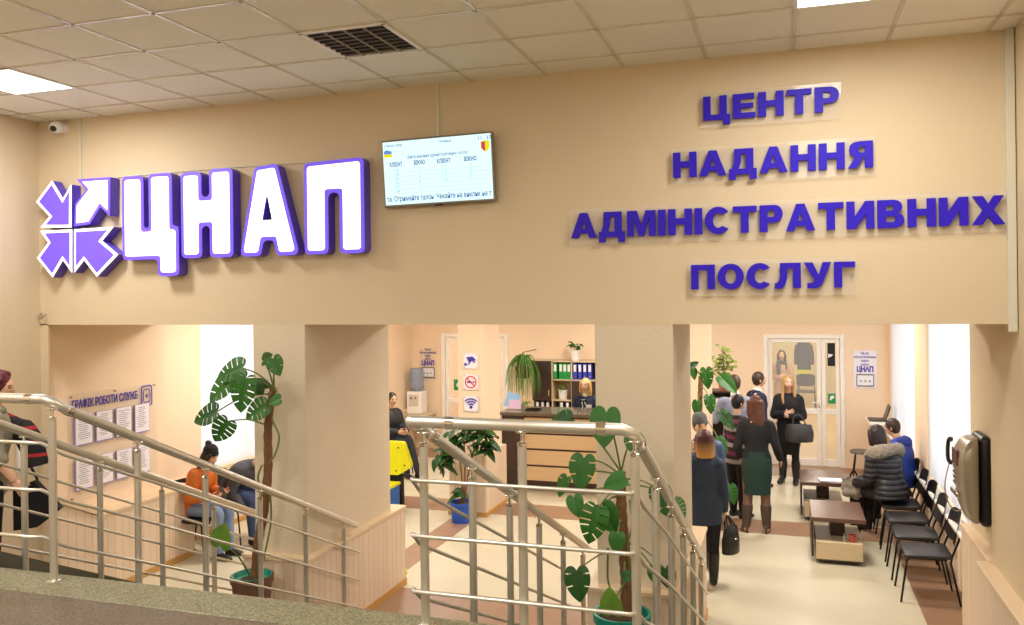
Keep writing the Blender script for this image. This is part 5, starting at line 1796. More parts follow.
def person(label, loc, rz, H, fem=True, sit=None, lean=0.0, head=(0, 0), armL=None, armR=None, handL=None, handR=None, legs=None, top=None, trousers=None, skirt=None, shoes=None, boots=None,
           tights=None, hair=None, hat=None, scarf=None, hood=None, collar=None, voxel=0.013, mid=None, bend=0.0, curl=.35, extra=None, seat_back=0.0, wide=1.0):
    """standing (sit None) or seated with the seat at height sit. Body frame: +y forward, +x the person's right."""
    k = H / 1.70
    t = thing('person', label, 'person', loc, rz)
    hip_z = 0.52 * H if sit is None else sit + 0.105 * k
    P0 = V((0, seat_back if sit is not None else 0, hip_z))
    la = math.radians(lean)

    def S(x, y, z):
        """torso point: x right, y forward, z above the hip joints; leaned and slightly bent"""
        a = la + math.radians(bend) * sm01((z - .1) / .45)
        yy, zz = y * k, z * k
        return P0 + V((x * k, yy * math.cos(a) + zz * math.sin(a), zz * math.cos(a) - yy * math.sin(a)))
    sw = (0.170 if fem else 0.192) * wide
    # torso stations: height above hips, half width, half depth, forward offset
    TS = [(-.075, .105, .085, -.01), (-.02, .165, .108, -.012), (.06, .165, .105, -.008), (.16, .128 if fem else .148, .090, .0), (.25, .138 if fem else .155, .098, .008), (.34, .158 if fem else .175, .112 if fem else .112, .012),
          (.43, .155 if fem else .180, .092, .0), (.485, .115 if fem else .135, .068, -.01), (.52, .062, .058, -.008)]
    TS = [(a, b * wide, c * wide, d) for a, b, c, d in TS]
    NECK = [(.50, .052, .052, -.008), (.56, .048, .05, .004), (.62, .05, .055, .015)]

    def torso(mb, pad, z0=-.08, z1=.53, hem=None):
        st = [q_ for q_ in TS if z0 - .001 <= q_[0] <= z1]
        pts, rad = [], []
        if hem is not None:
            for (z, w, d) in hem:
                pts.append(S(0, -.01, z)); rad.append((w * k * wide, d * k * wide))
        for z, w, d, y in st:
            pts.append(S(0, y, z)); rad.append(((w + pad) * k, (d + pad) * k))
        sp = spline([tuple(p) + r_ for p, r_ in zip(pts, rad)], 3)
        mb.tube([s_[:3] for s_ in sp], [(s_[3], s_[4]) for s_ in sp], 22, side=(1, 0, 0))

    sh = {+1: S(sw - .012, -.008, .455), -1: S(-sw + .012, -.008, .455)}
    R_torso = Matrix.Rotation(-la - math.radians(bend), 3, 'X')

    def arm(sd, spec):
        up, fo = spec if spec else ((.10 * sd, .02, -1), (.06 * sd, .14, -1))
        u = R_torso @ V(up)
        e = sh[sd] + u.normalized() * .285 * k
        f_ = R_torso @ V(fo)
        w = e + f_.normalized() * .25 * k
        return e, w
    A = {+1: arm(1, armR), -1: arm(-1, armL)}
    hip = {+1: P0 + V((.088 * k, 0, 0)), -1: P0 + V((-.088 * k, 0, 0))}
    Lg = {}
    for sd in (1, -1):
        sp = (legs or {}).get(sd)
        if sit is None:
            kd, ad = sp if sp else ((.0, .03, -1), (.0, -.03, -1))
            tl, sl = hip_z * .49 - .02, None
            kn = hip[sd] + V(kd).normalized() * (.245 * H)
            an = kn + V(ad).normalized() * (.232 * H)
            an.z = max(an.z, .075 * k)
        else:
            kd, ad = sp if sp else ((.03 * sd, 1, -.03), (.0, .05, -1))
            kn = hip[sd] + V(kd).normalized() * (.245 * H)
            an = kn + V(ad).normalized() * (kn.z - .08 * k) / max(.3, -V(ad).normalized().z)
        Lg[sd] = (kn, an)
    neck_top = S(0, .02, .60)
    hy, hp_ = head
    HR = Matrix.Rotation(math.radians(hy), 3, 'Z') @ Matrix.Rotation(math.radians(hp_), 3, 'X')
    hc = S(0, .035, .70)
    hm = Matrix.Translation(hc) @ HR.to_4x4()

    def leg_tube(mb, sd, pad, a=0.0, b=1.0, taper=None, endr=None):
        kn, an = Lg[sd]
        h_ = hip[sd]
        rad = [.088, .078, .058, .056, .054, .038]
        pts = [h_, h_.lerp(kn, .5), kn, kn.lerp(an, .3), kn.lerp(an, .5), an]
        if pad > .0:
            pts[0] = h_
        sp = spline([tuple(p) + (r_,) for p, r_ in zip(pts, rad)], 4)
        n = len(sp)
        sp = sp[int(a * (n - 1)):int(b * (n - 1)) + 1]
        mb.tube([s_[:3] for s_ in sp], [((s_[3] + pad) * k * wide if not endr or i < len(sp) - 4 else max((s_[3] + pad) * k, endr * k)) for i, s_ in enumerate(sp)], 14)

    def arm_tube(mb, sd, pad, cuff=1.0):
        e, w = A[sd]
        s0 = sh[sd]
        wr = e.lerp(w, cuff)
        inner_ = S(sd * .09 * wide, -.01, .44)
        rad = [.060, .056, .047, .042, .042, .030]
        pts = [inner_, s0, s0.lerp(e, .5), e, e.lerp(wr, .4), wr]
        sp = spline([tuple(p) + (r_,) for p, r_ in zip(pts, rad)], 4)
        mb.tube([s_[:3] for s_ in sp], [(s_[3] + pad) * k for s_ in sp], 12)

    def foot(mb, sd, pad, heel=0.0):
        kn, an = Lg[sd]
        d = V((.12 * sd, 1, 0)).normalized()
        g_ = V((an.x, an.y, 0))
        pts = [g_ - d * .055 * k + V((0, 0, .05 * k + heel)), g_ + V((0, 0, .05 * k + heel * .8)), g_ + d * .08 * k + V((0, 0, .038 * k + heel * .25)), g_ + d * .15 * k + V((0, 0, .03 * k)), g_ + d * .185 * k + V((0, 0, .026 * k))]
        mb.tube(pts, [((.032 + pad) * k, (.042 + pad) * k), ((.036 + pad) * k, (.045 + pad) * k), ((.042 + pad) * k, (.032 + pad) * k), ((.040 + pad) * k, (.022 + pad) * k), ((.022 + pad) * k, (.014 + pad) * k)], 12, side=(d.y, -d.x, 0))
        mb.tube([an, g_ + V((0, 0, .05 * k + heel * .8))], (.036 + pad) * k, 10)
    # --- body
    b = MB()
    torso(b, 0)
    pts = [S(0, y, z) for z, w, d, y in NECK]
    b.tube(pts, [(w * k, d * k) for z, w, d, y in NECK], 14, side=(1, 0, 0))
    for sd in (1, -1):
        arm_tube(b, sd, 0)
        leg_tube(b, sd, 0)
        foot(b, sd, -.004)
    b = fuse(b, voxel, 3)
    head_mesh(b, hm, k, fem)
    for sd, hd in ((1, handR), (-1, handL)):
        e, w = A[sd]
        d = (w - e).normalized() if not hd else (R_torso @ V(hd[0])).normalized()
        n = V((-sd, 0.2, 0)) if not hd else R_torso @ V(hd[1])
        n_ = n - d * n.dot(d)
        thumb_dir = V((0, 1, .3)) if not hd or len(hd) < 3 else V(hd[2])
        side = 1 if d.cross(n_).dot(thumb_dir) > 0 else -1
        hand_mesh(b, w, d, n, k * (.92 if fem else 1.0), curl, side)
    b.build('body', SKIN, t, 3.14, world=False)
    for s_ in (-1, 1):
        ey = MB()
        ey.ell(hm @ (V((s_ * .031, .076, .012)) * k), (.0115 * k, .008 * k, .0065 * k), rot=HR, seg=10, rings=8)
        ey.tube([hm @ (V((s_ * x, y, z)) * k) for x, y, z in ((.014, .087, .030), (.031, .085, .034), (.048, .074, .028))], .0035 * k, 6)
        ey.build('eye', EYE_M, t, 3.14, world=False)
    lp = MB()
    lp.ell(hm @ (V((0, .0885, -.057)) * k), (.019 * k, .006 * k, .006 * k), rot=HR, seg=12, rings=8)
    lp.build('lips', LIP_M, t, 3.14, world=False)
    # --- legs
    if tights:
        c_ = MB()
        for sd in (1, -1):
            leg_tube(c_, sd, .004)
        fuse(c_, voxel, 2).build('tights', tights, t, 3.14, world=False)
    if trousers:
        mm, pad, b1 = trousers
        c_ = MB()
        for sd in (1, -1):
            leg_tube(c_, sd, pad, 0, b1, endr=.05 if pad > .012 else None)
        pts = [S(0, y, z) for z, w, d, y in TS[:4]]
        c_.tube(pts, [((w + .012) * k, (d + .014) * k) for z, w, d, y in TS[:4]], 20, side=(1, 0, 0))
        fuse(c_, voxel, 2).build('trousers', mm, t, 3.14, world=False)
    if skirt:
        mm, zb_, wb, db = skirt
        c_ = MB()
        st = [(.13, .142, .108), (.05, .178, .125), (-.03, .185, .128), (-.2, .180, .12), (zb_ * .75, wb, db), (zb_, wb, db)]
        c_.tube([S(0, -.01, z) for z, w, d in st], [(w * k, d * k) for z, w, d in st], 24, side=(1, 0, 0))
        c_.build('skirt', mm, t, 1.2, world=False)
    if shoes or boots:
        mm = (shoes or boots)[0]
        heel = (shoes or boots)[1]
        for sd in (1, -1):
            c_ = MB()
            foot(c_, sd, .007, heel)
            if boots:
                leg_tube(c_, sd, .013, boots[2], 1.0)
            c_ = fuse(c_, min(voxel, .012), 2)
            if heel > .02:
                g_ = V((Lg[sd][1].x, Lg[sd][1].y, 0)) - V((.12 * sd, 1, 0)).normalized() * .05 * k
                c_.tube([g_ + V((0, 0, .05 * k + heel)), g_ + V((0, .006, 0))], [.026 * k, .013 * k], 8)
            c_.build('boot' if boots else 'shoe', mm, t, 3.14, world=False)
    # --- top
    if top:
        mm, pad, hem = top[:3]
        cuff = top[3] if len(top) > 3 else 1.0
        c_ = MB()
        torso(c_, pad, z0=hem[-1][0] + .03 if hem else -.08, z1=.50, hem=hem)
        for sd in (1, -1):
            arm_tube(c_, sd, pad * .8, cuff)
        c_.tube([S(0, -.008, .46), S(0, -.004, .52), S(0, .002, .555)], [((.10 + pad) * k, (.06 + pad) * k), ((.060 + pad * .6) * k, (.058 + pad * .6) * k), ((.052 + pad * .5) * k, (.053 + pad * .5) * k)], 16, side=(1, 0, 0))
        fuse(c_, voxel, 3).build(top[4] if len(top) > 4 else 'jacket', mm, t, 3.14, world=False)
    if mid:      # collar / shirt front seen at the neck
        c_ = MB()
        c_.tube([S(0, .0, .50), S(0, .004, .555), S(0, .012, .585)], [(.068 * k, .066 * k), (.059 * k, .061 * k), (.058 * k, .062 * k)], 16, side=(1, 0, 0))
        c_.prism([[(-.05 * k, .0), (.05 * k, 0), (.0, -.2 * k)]], .012 * k, frame(S(0, .125 if top and top[1] < .02 else .14, .47), R_torso @ V((1, 0, 0)), R_torso @ V((0, -.18, 1))))
        c_.build('shirt_collar', mid, t, 1.2, world=False)
    if collar:   # fluffy fur round the neck and shoulders
        c_ = MB()
        rnd_ = random.Random(2)
        n = 26
        for i in range(n):
            a = 2 * PI * i / n
            p = S(.20 * math.cos(a), .125 * math.sin(a) - .03, .475 + .03 * math.sin(a) * -1)
            c_.ell(p, [(.075 + rnd_.uniform(-.01, .012)) * k] * 3, seg=10, rings=8)
        c_ = fuse(c_, .012, 1)
        for v in list(c_.bm.verts):
            v.co += V((rnd_.uniform(-1, 1), rnd_.uniform(-1, 1), rnd_.uniform(-1, 1))) * .007
        c_.build('fur_collar', collar, t, 3.14, world=False)
    if hood:
        c_ = MB()
        c_.tube(spline([tuple(S(.11 * math.cos(a), -.03 + .10 * math.sin(a) * .8, .53 + .02 * math.sin(-a))) for a in [PI * x / 8 for x in range(-1, 10)]][::1], 2), .045 * k, 10)
        c_.tube([S(-.11, -.04, .53), S(0, -.11, .50), S(.11, -.04, .53)], [.05 * k, .075 * k, .05 * k], 12)
        fuse(c_, .013, 3).build('hood', hood, t, 3.14, world=False)
    if scarf:
        c_ = MB()
        c_.tube([S(.075 * math.cos(a), .01 + .072 * math.sin(a), .545 + .012 * math.sin(a * 2)) for a in [2 * PI * x / 16 for x in range(16)]], .036 * k, 10, closed=True)
        if len(scarf) > 1 and scarf[1]:
            c_.tube([S(.05, .10, .53), S(.06, .15, .40), S(.06, .155, .22)], [(.045 * k, .016 * k)] * 3, 10, side=(1, 0, 0))
        c_.build('scarf', scarf[0], t, 3.14, world=False)
    # --- hair
    if hair:
        mm, style = hair[:2]
        c_ = MB()
        c_.ell(hm @ (V((0, -.014, .024)) * k), (.085 * k, .096 * k, .104 * k), rot=HR, seg=20, rings=14)
        if style == 'short':
            c_.ell(hm @ (V((0, -.035, -.005)) * k), (.074 * k, .068 * k, .085 * k), rot=HR)
        elif style == 'curly':
            rnd_ = random.Random(3)
            for i in range(46):
                a, z = rnd_.uniform(0, 2 * PI), rnd_.uniform(-.35, 1)
                r_ = math.sqrt(max(0, 1 - z * z))
                y_ = r_ * math.sin(a)
                if y_ > .35 and z < .55:
                    continue
                c_.ell(hm @ (V((r_ * math.cos(a) * .086, y_ * .095 - .014, z * .108 + .02)) * k), [rnd_.uniform(.02, .03) * k] * 3, seg=8, rings=6)
        elif style in ('bob', 'long', 'vlong'):
            end = {'bob': -.20, 'long': -.34, 'vlong': -.48}[style]
            wid = hair[2] if len(hair) > 2 else 1.0
            rz_ = []
            z_ = 0.06
            st = []
            while z_ > end:
                u_ = (0.06 - z_) / (0.06 - end)
                st.append((z_, -.035 - .03 * sm01(u_ * 1.5) * (1 if style != 'bob' else .3), (.084 + .012 * math.sin(u_ * 3.1)) * wid * (1 - .25 * u_ if style != 'bob' else 1.05), (.07 - .028 * u_) if style != 'bob' else .07))
                z_ -= .03
            hd = R_torso if style != 'bob' else HR
            base = hc
            pts = [base + (hd if z < -.1 else HR) @ (V((0, y, z)) * k) for z, y, w, d in st]
            c_.tube(pts, [(w * k, d * k) for z, y, w, d in st], 16, side=HR @ V((1, 0, 0)))
            for s_ in (-1, 1):
                front_ = [(s_ * .062, .045, .06), (s_ * .082, .03, .0), (s_ * .084, .022, -.07), (s_ * .085, .02, -.13)]
                if style != 'bob':
                    front_ += [(s_ * .10, .04, -.22), (s_ * .10, .075, -.32)]
                c_.tube([hc + HR @ (V(p) * k) for p in front_], [.024 * k] * (len(front_) - 1) + [.016 * k], 8)
        elif style == 'bun':
            c_.ell(hm @ (V((0, -.105, .05)) * k), (.04 * k, .04 * k, .04 * k), rot=HR)
            c_.ell(hm @ (V((0, -.03, .0)) * k), (.076 * k, .075 * k, .085 * k), rot=HR)
        # keep the face free: cut what lies before the brow
        c_ = fuse(c_, .009, 2)
        inv = hm.inverted()
        for v in c_.bm.verts:
            q_ = inv @ v.co / k
            if q_.y > .058 and q_.z < .052 and abs(q_.x) < .055:
                q_.y = .058
                v.co = hm @ (q_ * k)
        c_.build('hair', mm, t, 3.14, world=False)
    if hat:
        mm, style = hat[:2]
        c_ = MB()
        prof = [(.0875, .030), (.0905, .035), (.0905, .066), (.0875, .071), (.087, .085), (.077, .118), (.052, .142), (.02, .152)]
        rings = [[hm @ (V((r_ * .94 * math.cos(2 * PI * i / 24), -.012 + r_ * 1.12 * math.sin(2 * PI * i / 24) - .012 * (z - .03) / .1, z - .012 * math.sin(2 * PI * i / 24) * -1 * .4)) * k) for i in range(24)] for r_, z in prof]
        c_.loft(rings)
        ho = c_.build('knitted_hat', mm, t, .9, world=False)
        if style == 'pompom':
            pm = MB()
            rnd_ = random.Random(6)
            for i in range(40):
                a, z = rnd_.uniform(0, 2 * PI), rnd_.uniform(-1, 1)
                r_ = math.sqrt(1 - z * z)
                pm.ell(hm @ (V((0 + .03 * r_ * math.cos(a), -.085 + .03 * r_ * math.sin(a), .135 + .03 * z)) * k), [.014 * k] * 3, seg=8, rings=6)
            fuse(pm, .008, 1).build('pompom', mm, ho, 3.14, world=False)
    J = dict(S=S, sh=sh, A=A, hip=hip, leg=Lg, hc=hc, k=k, R=R_torso)
    WMt = WM[t.name]
    J['world'] = lambda p: WMt @ V(p)
    return t, J


def handbag(label, p, rz, w, h, d, mm, strap_top):
    """p: world point of the top middle of the bag body"""
    p = V(p)
    t = thing('handbag', label, 'handbag', (p.x, p.y, p.z - h), rz)
    b = MB()
    st = [(-h, .42, .5), (-h * .97, .5, .55), (-h * .5, .53, .5), (-.02, .46, .3), (0, .44, .22)]
    b.tube([(0, 0, h + z) for z, a, c in st], [(w * a, d * c) for z, a, c in st], 20, side=(1, 0, 0))
    for v in b.bm.verts:
        pass
    b.build('bag_body', mm, t, .9, world=False)
    for s_ in (-1, 1):
        hd = MB()
        q_ = V(strap_top) - V((p.x, p.y, p.z - h))
        q_ = Matrix.Rotation(-rz, 3, 'Z') @ q_
        hd.tube(spline([(-w * .25, s_ * d * .2, h - .01), (q_.x - w * .15, q_.y + s_ * .012, q_.z - .04), (q_.x, q_.y + s_ * .01, q_.z), (q_.x + w * .15, q_.y + s_ * .012, q_.z - .04), (w * .25, s_ * d * .2, h - .01)], 5), .009, 8)
        hd.build('bag_handle', mm, t, 1.2, world=False)
    MB().box(-.02, .02, -d * .5 - .004, -d * .3, h * .55, h * .6, bev=.003).build('clasp', 'chrome', t, world=False)
    return t


BLK = cloth('1b1a1d')
NAVY = cloth('222a3c')
LEATHER = mat('black_leather', '1a1817', 0.4, bump=0.15, bscale=60)
BROWN_BOOT = mat('brown_suede', '4c3a2e', 0.7, bump=.2, bscale=80)
HB = lambda c: mat('hair_' + c, c, 0.5, noise=0.35, nscale=40)
Rd = math.radians

# 1 the person with red hair going down the left flight
z1 = LAND - 0.148 * 5
person('person with short red hair and grey hooded top on the left stairs', (-6.08, 5.13, z1), Rd(-40), 1.68, lean=4, head=(-20, -8), hair=(HB('5e1f28'), 'curly'), top=(cloth('8c8672'), .035, [(-.16, .19, .14), (-.08, .19, .14)], 0.35, 'hooded_top'), trousers=(BLK, .014, 1.0), shoes=(LEATHER, 0.0), hood=cloth('8c8672'),
       armR=((.25, .15, -1), (.05, .55, -.8)), armL=((-.2, .05, -1), (-.1, .4, -1)))
RED = stripe_mat('red_black_weave', ['1a1618', 'a8202c', '1a1618', '1a1618'], 0.11)
t = thing('folded_jacket', 'black and red striped jacket over the arm of the person on the stairs', 'jacket', (-5.82, 5.28, z1 + .75))
b = MB()
b.tube(spline([(-6.02, 5.20, z1 + 1.30), (-5.90, 5.27, z1 + 1.22), (-5.83, 5.31, z1 + 1.08), (-5.80, 5.33, z1 + .92)], 4), [(.07, .04)] * 4 + [(.095, .05)] * 5 + [(.085, .045)] * 4, 12, side=(.6, .6, .2))
b.build('cloth', RED, t, 1.4)
MB().tube([(-5.99, 5.22, z1 + 1.29), (-5.90, 5.27, z1 + 1.25)], .05, 10).build('collar', BLK, t, 1.4)
t = thing('tote_bag', 'black pointed bag carried by the person on the stairs', 'bag', (-5.92, 5.42, z1 + .38))
b = MB()
b.prism([[(-.16, .10), (.0, .16), (.20, -.08), (.02, -.22), (-.16, -.24)]], .08, frame((-5.92, 5.44, z1 + .62), (.9, .45, 0), (0, 0, 1)))
b.build('bag_body', BLK, t)
MB().tube(spline([(-6.0, 5.38, z1 + .72), (-5.95, 5.37, z1 + .92), (-5.90, 5.42, z1 + .78)], 5), .01, 8).build('bag_handle', BLK, t, 1.2)

# 2 orange jacket, 3 grey jacket: seated along the left wall
ORG = cloth('c8681a', .6, .35, 30)
JEANS = cloth('7c90b4')
_, J = person('seated person in an orange jacket and black pompom hat looking at a phone', (-6.56, 8.26, 0), -PI / 2 + Rd(0), 1.57, sit=.46, lean=3, bend=14, head=(0, -24), hair=(HB('2a1a16'), 'bob'), hat=(BLK, 'pompom'), top=(ORG, .035, [(-.06, .19, .15), (-.0, .19, .15)]), trousers=(JEANS, .012, 1.0), shoes=(LEATHER, 0.0),
              armR=((.25, .25, -1), (-.45, .9, .35)), armL=((-.25, .25, -1), (.45, .9, .35)), handR=((-.4, .9, .3), (-.6, 0, .8)), handL=((.4, .9, .3), (.6, 0, .8)), seat_back=-.06, curl=.6)
w = (J['world'](J['A'][1][1]) + J['world'](J['A'][-1][1])) / 2 + V((.09, 0, .03))
t = thing('mobile_phone', 'dark phone in the hands of the person in orange', 'phone', w)
MB().box(w.x - .005, w.x + .005, w.y - .037, w.y + .037, w.z - .075, w.z + .075, bev=.004, rot=Matrix.Rotation(-.6, 3, 'Y')).build('phone_case', 'black', t)
MB().box(w.x - .0065, w.x - .005, w.y - .033, w.y + .033, w.z - .068, w.z + .068, rot=Matrix.Rotation(-.6, 3, 'Y')).build('phone_screen', 'bezel', t)
person('person in a dark grey jacket and jeans leaning forward beside the orange jacket', (-6.52, 8.88, 0), -PI / 2 - .1, 1.74, fem=False, sit=.47, lean=24, bend=22, head=(0, -25), hair=(HB('33261e'), 'short'), top=(cloth('4c4c54'), .03, [(-.04, .19, .15), (.0, .19, .15)]), trousers=(cloth('3e4e74'), .014, 1.0), shoes=(LEATHER, 0.0),
       armR=((.2, .5, -1), (-.25, .9, -.1)), armL=((-.2, .5, -1), (.25, .9, -.1)), seat_back=-.08)

# 4 seated by the water cooler
person('person in a black jacket with tied-back hair, seated near the water cooler', (-6.36, 12.95, 0), -PI / 2 - .4, 1.66, sit=.47, lean=2, head=(-8, -6), hair=(HB('2a1c18'), 'bun'), top=(cloth('24262a', .6), .034, [(-.06, .19, .15), (.0, .19, .15)]), trousers=(cloth('26282c'), .012, 1.0), shoes=(LEATHER, 0.0),
       armR=((.2, .35, -1), (-.5, .9, -.05)), armL=((-.2, .35, -1), (.5, .9, -.05)), legs={1: ((.02, 1, -.03), (.05, .3, -1)), -1: ((.1, 1, .1), (.1, .55, -1))}, seat_back=-.05, voxel=.015)

# 5 receptionist
SUIT = cloth('20263e')
_, J = person('receptionist with blond bob in a dark navy suit and white collar behind the counter', (-3.10, 13.40, 0), PI - .12, 1.63, head=(0, 0), hair=(HB('cfa868'), 'bob'), top=(SUIT, .016, [(-.14, .18, .125), (-.06, .18, .125)]), trousers=(SUIT, .012, 1.0), shoes=(LEATHER, 0.03), mid=cloth('f0ece6'),
              armR=((.15, .1, -1), (-.1, .7, -.8)), armL=((-.15, .1, -1), (.1, .7, -.8)), voxel=.014)
p = J['world'](J['S'](-.09, .135, .36))
t = thing('name_badge', 'white name badge on the navy suit of the receptionist', 'badge', p)
MB().box(p.x - .045, p.x + .045, p.y - .006, p.y, p.z - .028, p.z + .028, bev=.003).build('card', 'white', t)
MB().tube([(p.x, p.y, p.z + .028), (p.x, p.y, p.z + .045)], .006, 8).build('clip', 'chrome', t)
p = J['world'](J['S'](0, .145, .45))
t = thing('neck_bow', 'dark bow at the collar of the receptionist', 'bow', p)
b = MB()
b.ell(p, (.014, .012, .014))
b.prism([[(-.06, .03), (0, .006), (.06, .03), (.06, -.03), (0, -.006), (-.06, -.03)]], .01, front((p.x, p.y, p.z)))
b.build('knot', BLK, t, 1.0)
MB().prism([[(-.01, 0), (.012, 0), (.035, -.14), (.0, -.15)]], .008, front((p.x, p.y, p.z))).build('tail', BLK, t)

# 6 grey hat, 7 navy blazer
DIP = mat('dip_dyed_hair', '5a3024', 0.5)
nt = DIP.node_tree
tc = node(nt, 'ShaderNodeTexCoord'); sp = node(nt, 'ShaderNodeSeparateXYZ')
nt.links.new(tc.outputs['Object'], sp.inputs[0])
mr = node(nt, 'ShaderNodeMapRange')
mr.inputs[1].default_value, mr.inputs[2].default_value = 1.34, 1.50
nt.links.new(sp.outputs[2], mr.inputs[0])
mx = node(nt, 'ShaderNodeMix', data_type='RGBA')
mx.inputs['A'].default_value, mx.inputs['B'].default_value = srgb('c8964e'), srgb('4e2a24')
nt.links.new(mr.outputs[0], mx.inputs['Factor']); nt.links.new(mx.outputs['Result'], nt.nodes['Principled BSDF'].inputs['Base Color'])
_, J = person('person in a grey knitted hat and blue quilted jacket, hand at the mouth', (-0.91, 9.42, 0), PI + .15, 1.66, fem=False, head=(15, -5), hair=(HB('4a3a30'), 'short'), hat=(cloth('5c6060'), 'plain'), top=(cloth('3c4c70', .5, .6, 22), .034, [(-.16, .19, .14), (-.08, .19, .14)]), trousers=(BLK, .014, 1.0), shoes=(LEATHER, 0.0),
              armR=((.30, .45, -1), (-.55, .35, 1.05)), handR=((-.3, .2, .9), (-.4, -.9, .1)), armL=((-.14, .0, -1), (-.04, .1, -1)), voxel=.013, curl=.7)
_, J = person('person with brown-to-blond bob in a navy blazer and black trousers, back to the stairs', (-0.80, 8.74, 0), Rd(14), 1.60, head=(8, -4), hair=(DIP, 'bob', 1.05), top=(cloth('28364e', .75), .02, [(-.18, .185, .135), (-.1, .185, .13)]), trousers=(BLK, .010, 1.0), boots=(LEATHER, .02, .55), mid=cloth('ece8e2'),
              armR=((.16, -.02, -1), (.06, .28, -1)), armL=((-.16, .05, -1), (-.02, .4, -1)), legs={1: ((.0, .12, -1), (.0, .02, -1)), -1: ((-.0, .02, -1), (-.0, -.06, -1))}, voxel=.011, wide=.94)
w = J['world'](J['A'][1][1]) + V((.03, .03, -.05))
handbag('black handbag held low in the hand of the person in the navy blazer', (w.x + .03, w.y, w.z - .11), Rd(60), .25, .27, .12, LEATHER, (w.x, w.y, w.z))

# 8 striped jumper, 9 brown hair and green skirt
STR = stripe_mat('striped_knit', ['7a3060', '2a2226', '9c98a0', '2a2226'], 0.21)
person('person with short black hair in a purple, grey and black striped jumper', (-0.64, 11.62, 0), Rd(-42), 1.63, head=(-5, -4), hair=(HB('18161a'), 'short'), top=(STR, .022, [(-.14, .19, .14), (-.06, .19, .135)], 1.0, 'jumper'), trousers=(BLK, .012, 1.0), shoes=(LEATHER, 0.0), armR=((.14, .0, -1), (.05, .1, -1)), armL=((-.14, .15, -1), (.1, .5, -1)), voxel=.013)
GREEN = cloth('18352c', .8)
person('person with long brown hair, black top, green skirt and brown boots', (-0.37, 10.95, 0), Rd(4), 1.70, head=(-20, 0), hair=(HB('58301e'), 'vlong', 1.22), top=(BLK, .016, [(-.05, .18, .125), (.0, .175, .12)], 1.0, 'top'), skirt=(GREEN, -.40, .165, .105), tights=cloth('7a5848', .6, .0), boots=(BROWN_BOOT, .05, .62),
       armR=((.30, -.05, -1), (.22, .75, -.75)), armL=((-.26, -.02, -1), (.1, .75, -.6)), legs={1: ((.03, .0, -1), (.02, -.03, -1)), -1: ((-.05, .0, -1), (-.06, -.02, -1))}, voxel=.011)

# 10 grey-blue shirt, 11 dark suit
person('man in a grey-blue shirt seen from behind at the dark cabinet', (-0.70, 12.55, 0), Rd(18), 1.80, fem=False, head=(10, -8), lean=4, hair=(HB('4a3628'), 'short'), top=(cloth('8e94aa'), .014, [(-.1, .185, .13), (-.04, .185, .13)], 1.0, 'shirt'), trousers=(cloth('2a2c34'), .014, 1.0), shoes=(LEATHER, 0.0), mid=cloth('f0ece8'), armL=((-.3, .4, -1), (-.1, 1, .1)), armR=((.12, .0, -1), (.05, .15, -1)), voxel=.014)
person('man in a dark navy suit with white collar, turned to the glass door', (-0.44, 13.55, 0), Rd(-62), 1.76, fem=False, head=(0, 0), hair=(HB('3e2a20'), 'short'), top=(SUIT, .018, [(-.16, .185, .13), (-.08, .185, .13)]), trousers=(SUIT, .014, 1.0), shoes=(LEATHER, 0.0), mid=cloth('f4f0ec'), voxel=.014)

# 12 blonde in black before the door
_, J = person('person with long blond hair in a black coat, arms folded, before the glass door', (0.02, 13.90, 0), Rd(168), 1.68, head=(28, 4), hair=(HB('b08a58'), 'long'), top=(BLK, .022, [(-.30, .175, .13), (-.14, .18, .13), (-.05, .18, .13)], 1.0, 'coat'), skirt=(BLK, -.42, .15, .11), tights=BLK, boots=(LEATHER, .05, .60),
              armR=((.26, .10, -1), (-1, .62, .22)), armL=((-.26, .10, -1), (1, .72, .06)), handR=((-.9, -.1, .35), (.1, -1, .1)), handL=((.9, -.25, .2), (-.1, -1, .1)), legs={1: ((.0, .03, -1), (.03, -.02, -1)), -1: ((-.03, .04, -1), (-.02, -.02, -1))}, voxel=.013)
w = J['world'](J['S'](-.16, .20, .16))
handbag('large dark grey handbag hanging from the arm of the blond person in black', (w.x + .04, w.y - .02, w.z - .07), Rd(168) + .3, .40, .27, .16, cloth('35363a', .5), (w.x + .02, w.y, w.z + .07))

# 13 behind the glass door
person('person with long dark hair in a beige dress, arms folded, behind the glass door', (-0.10, 20.0, 0), Rd(175), 1.68, head=(0, 0), hair=(HB('2e1e1a'), 'long'), top=(cloth('b89478'), .015, [(-.12, .18, .125), (-.05, .18, .125)], 1.0, 'top'), skirt=(cloth('b89478'), -.5, .17, .12), shoes=(LEATHER, .03), scarf=(BLK, True),
       armR=((.22, .12, -1), (-.85, .55, .2)), armL=((-.22, .12, -1), (.85, .6, .1)), handR=((-.9, .1, .2), (.1, -1, .1)), handL=((.9, .0, .2), (-.1, -1, .1)), voxel=.016)

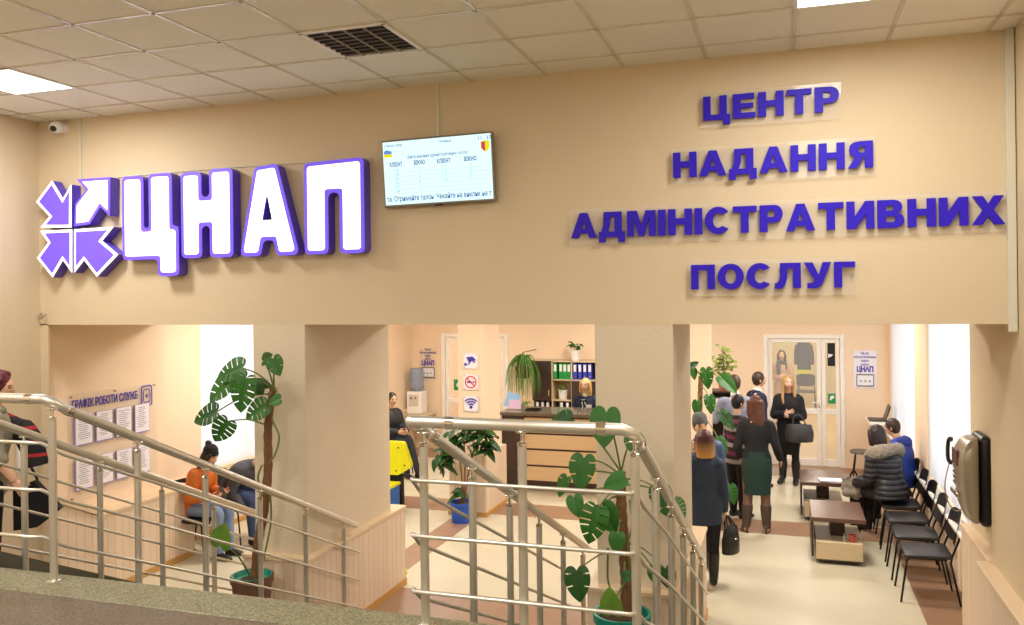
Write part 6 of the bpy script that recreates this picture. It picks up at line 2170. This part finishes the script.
# 14 fur collar coat, 15 blue jacket on the window row
PUFF = mat('black_quilted', '232226', 0.45)
nt = PUFF.node_tree
tc = node(nt, 'ShaderNodeTexCoord'); sp = node(nt, 'ShaderNodeSeparateXYZ')
nt.links.new(tc.outputs['Object'], sp.inputs[0])
fr_ = math_node(nt, 'ABSOLUTE', math_node(nt, 'SINE', math_node(nt, 'MULTIPLY', sp.outputs[2], 50.0)))
bp = node(nt, 'ShaderNodeBump'); bp.inputs['Strength'].default_value = 0.45; bp.inputs['Distance'].default_value = 0.02
nt.links.new(fr_, bp.inputs['Height']); nt.links.new(bp.outputs['Normal'], nt.nodes['Principled BSDF'].inputs['Normal'])
FUR = mat('grey_fur', 'a09484', 0.95, noise=.5, nscale=60)
_, J = person('person in a black quilted coat with a grey fur collar, seated on the window row', (1.14, 11.02, 0), PI / 2 - .8, 1.70, sit=.47, lean=6, bend=8, head=(4, -3), hair=(HB('2c1a18'), 'bob', 1.05), top=(PUFF, .045, [(-.06, .215, .17), (.0, .21, .165)]), trousers=(BLK, .016, 1.0), boots=(LEATHER, 0.02, .55), collar=FUR,
              armR=((.2, .35, -1), (-.15, 1, -.15)), armL=((-.2, .35, -1), (.15, 1, -.15)), seat_back=-.04, voxel=.013, wide=1.08)
w = J['world'](J['A'][-1][1].lerp(J['A'][1][1], .45)) + V((-.14, -.05, -.03))
t = thing('fur_bag', 'grey furry bag on the lap of the person in the black quilted coat', 'bag', w)
b = MB()
rnd = random.Random(5)
for i in range(40):
    b.ell(w + V((rnd.uniform(-.1, .1), rnd.uniform(-.09, .09), rnd.uniform(-.13, .08))), [.05] * 3, seg=8, rings=6)
b = fuse(b, .014, 1)
for v in b.bm.verts:
    v.co += V((rnd.uniform(-1, 1), rnd.uniform(-1, 1), rnd.uniform(-1, 1))) * .007
b.build('fur', FUR, t, 3.14)
MB().tube(spline([w + V((-.05, 0, .08)), w + V((0, 0, .17)), w + V((.05, 0, .08))], 5), .01, 8).build('bag_handle', BLK, t, 1.2)
person('man in a bright blue hooded jacket, seated by the window behind the fur-collared coat', (1.40, 11.75, 0), PI / 2 - .5, 1.66, fem=False, sit=.47, lean=6, bend=6, head=(0, -12), hair=(HB('3a2a20'), 'short'), top=(cloth('1c3c98', .6, .4, 30), .036, [(-.06, .2, .16), (.0, .2, .155)]), trousers=(cloth('2a2c38'), .014, 1.0), shoes=(LEATHER, 0.0), hood=cloth('1c3c98', .6, .4, 30),
       armR=((.2, .3, -1), (-.15, 1, -.2)), armL=((-.2, .3, -1), (.15, 1, -.2)), seat_back=-.04, voxel=.014)
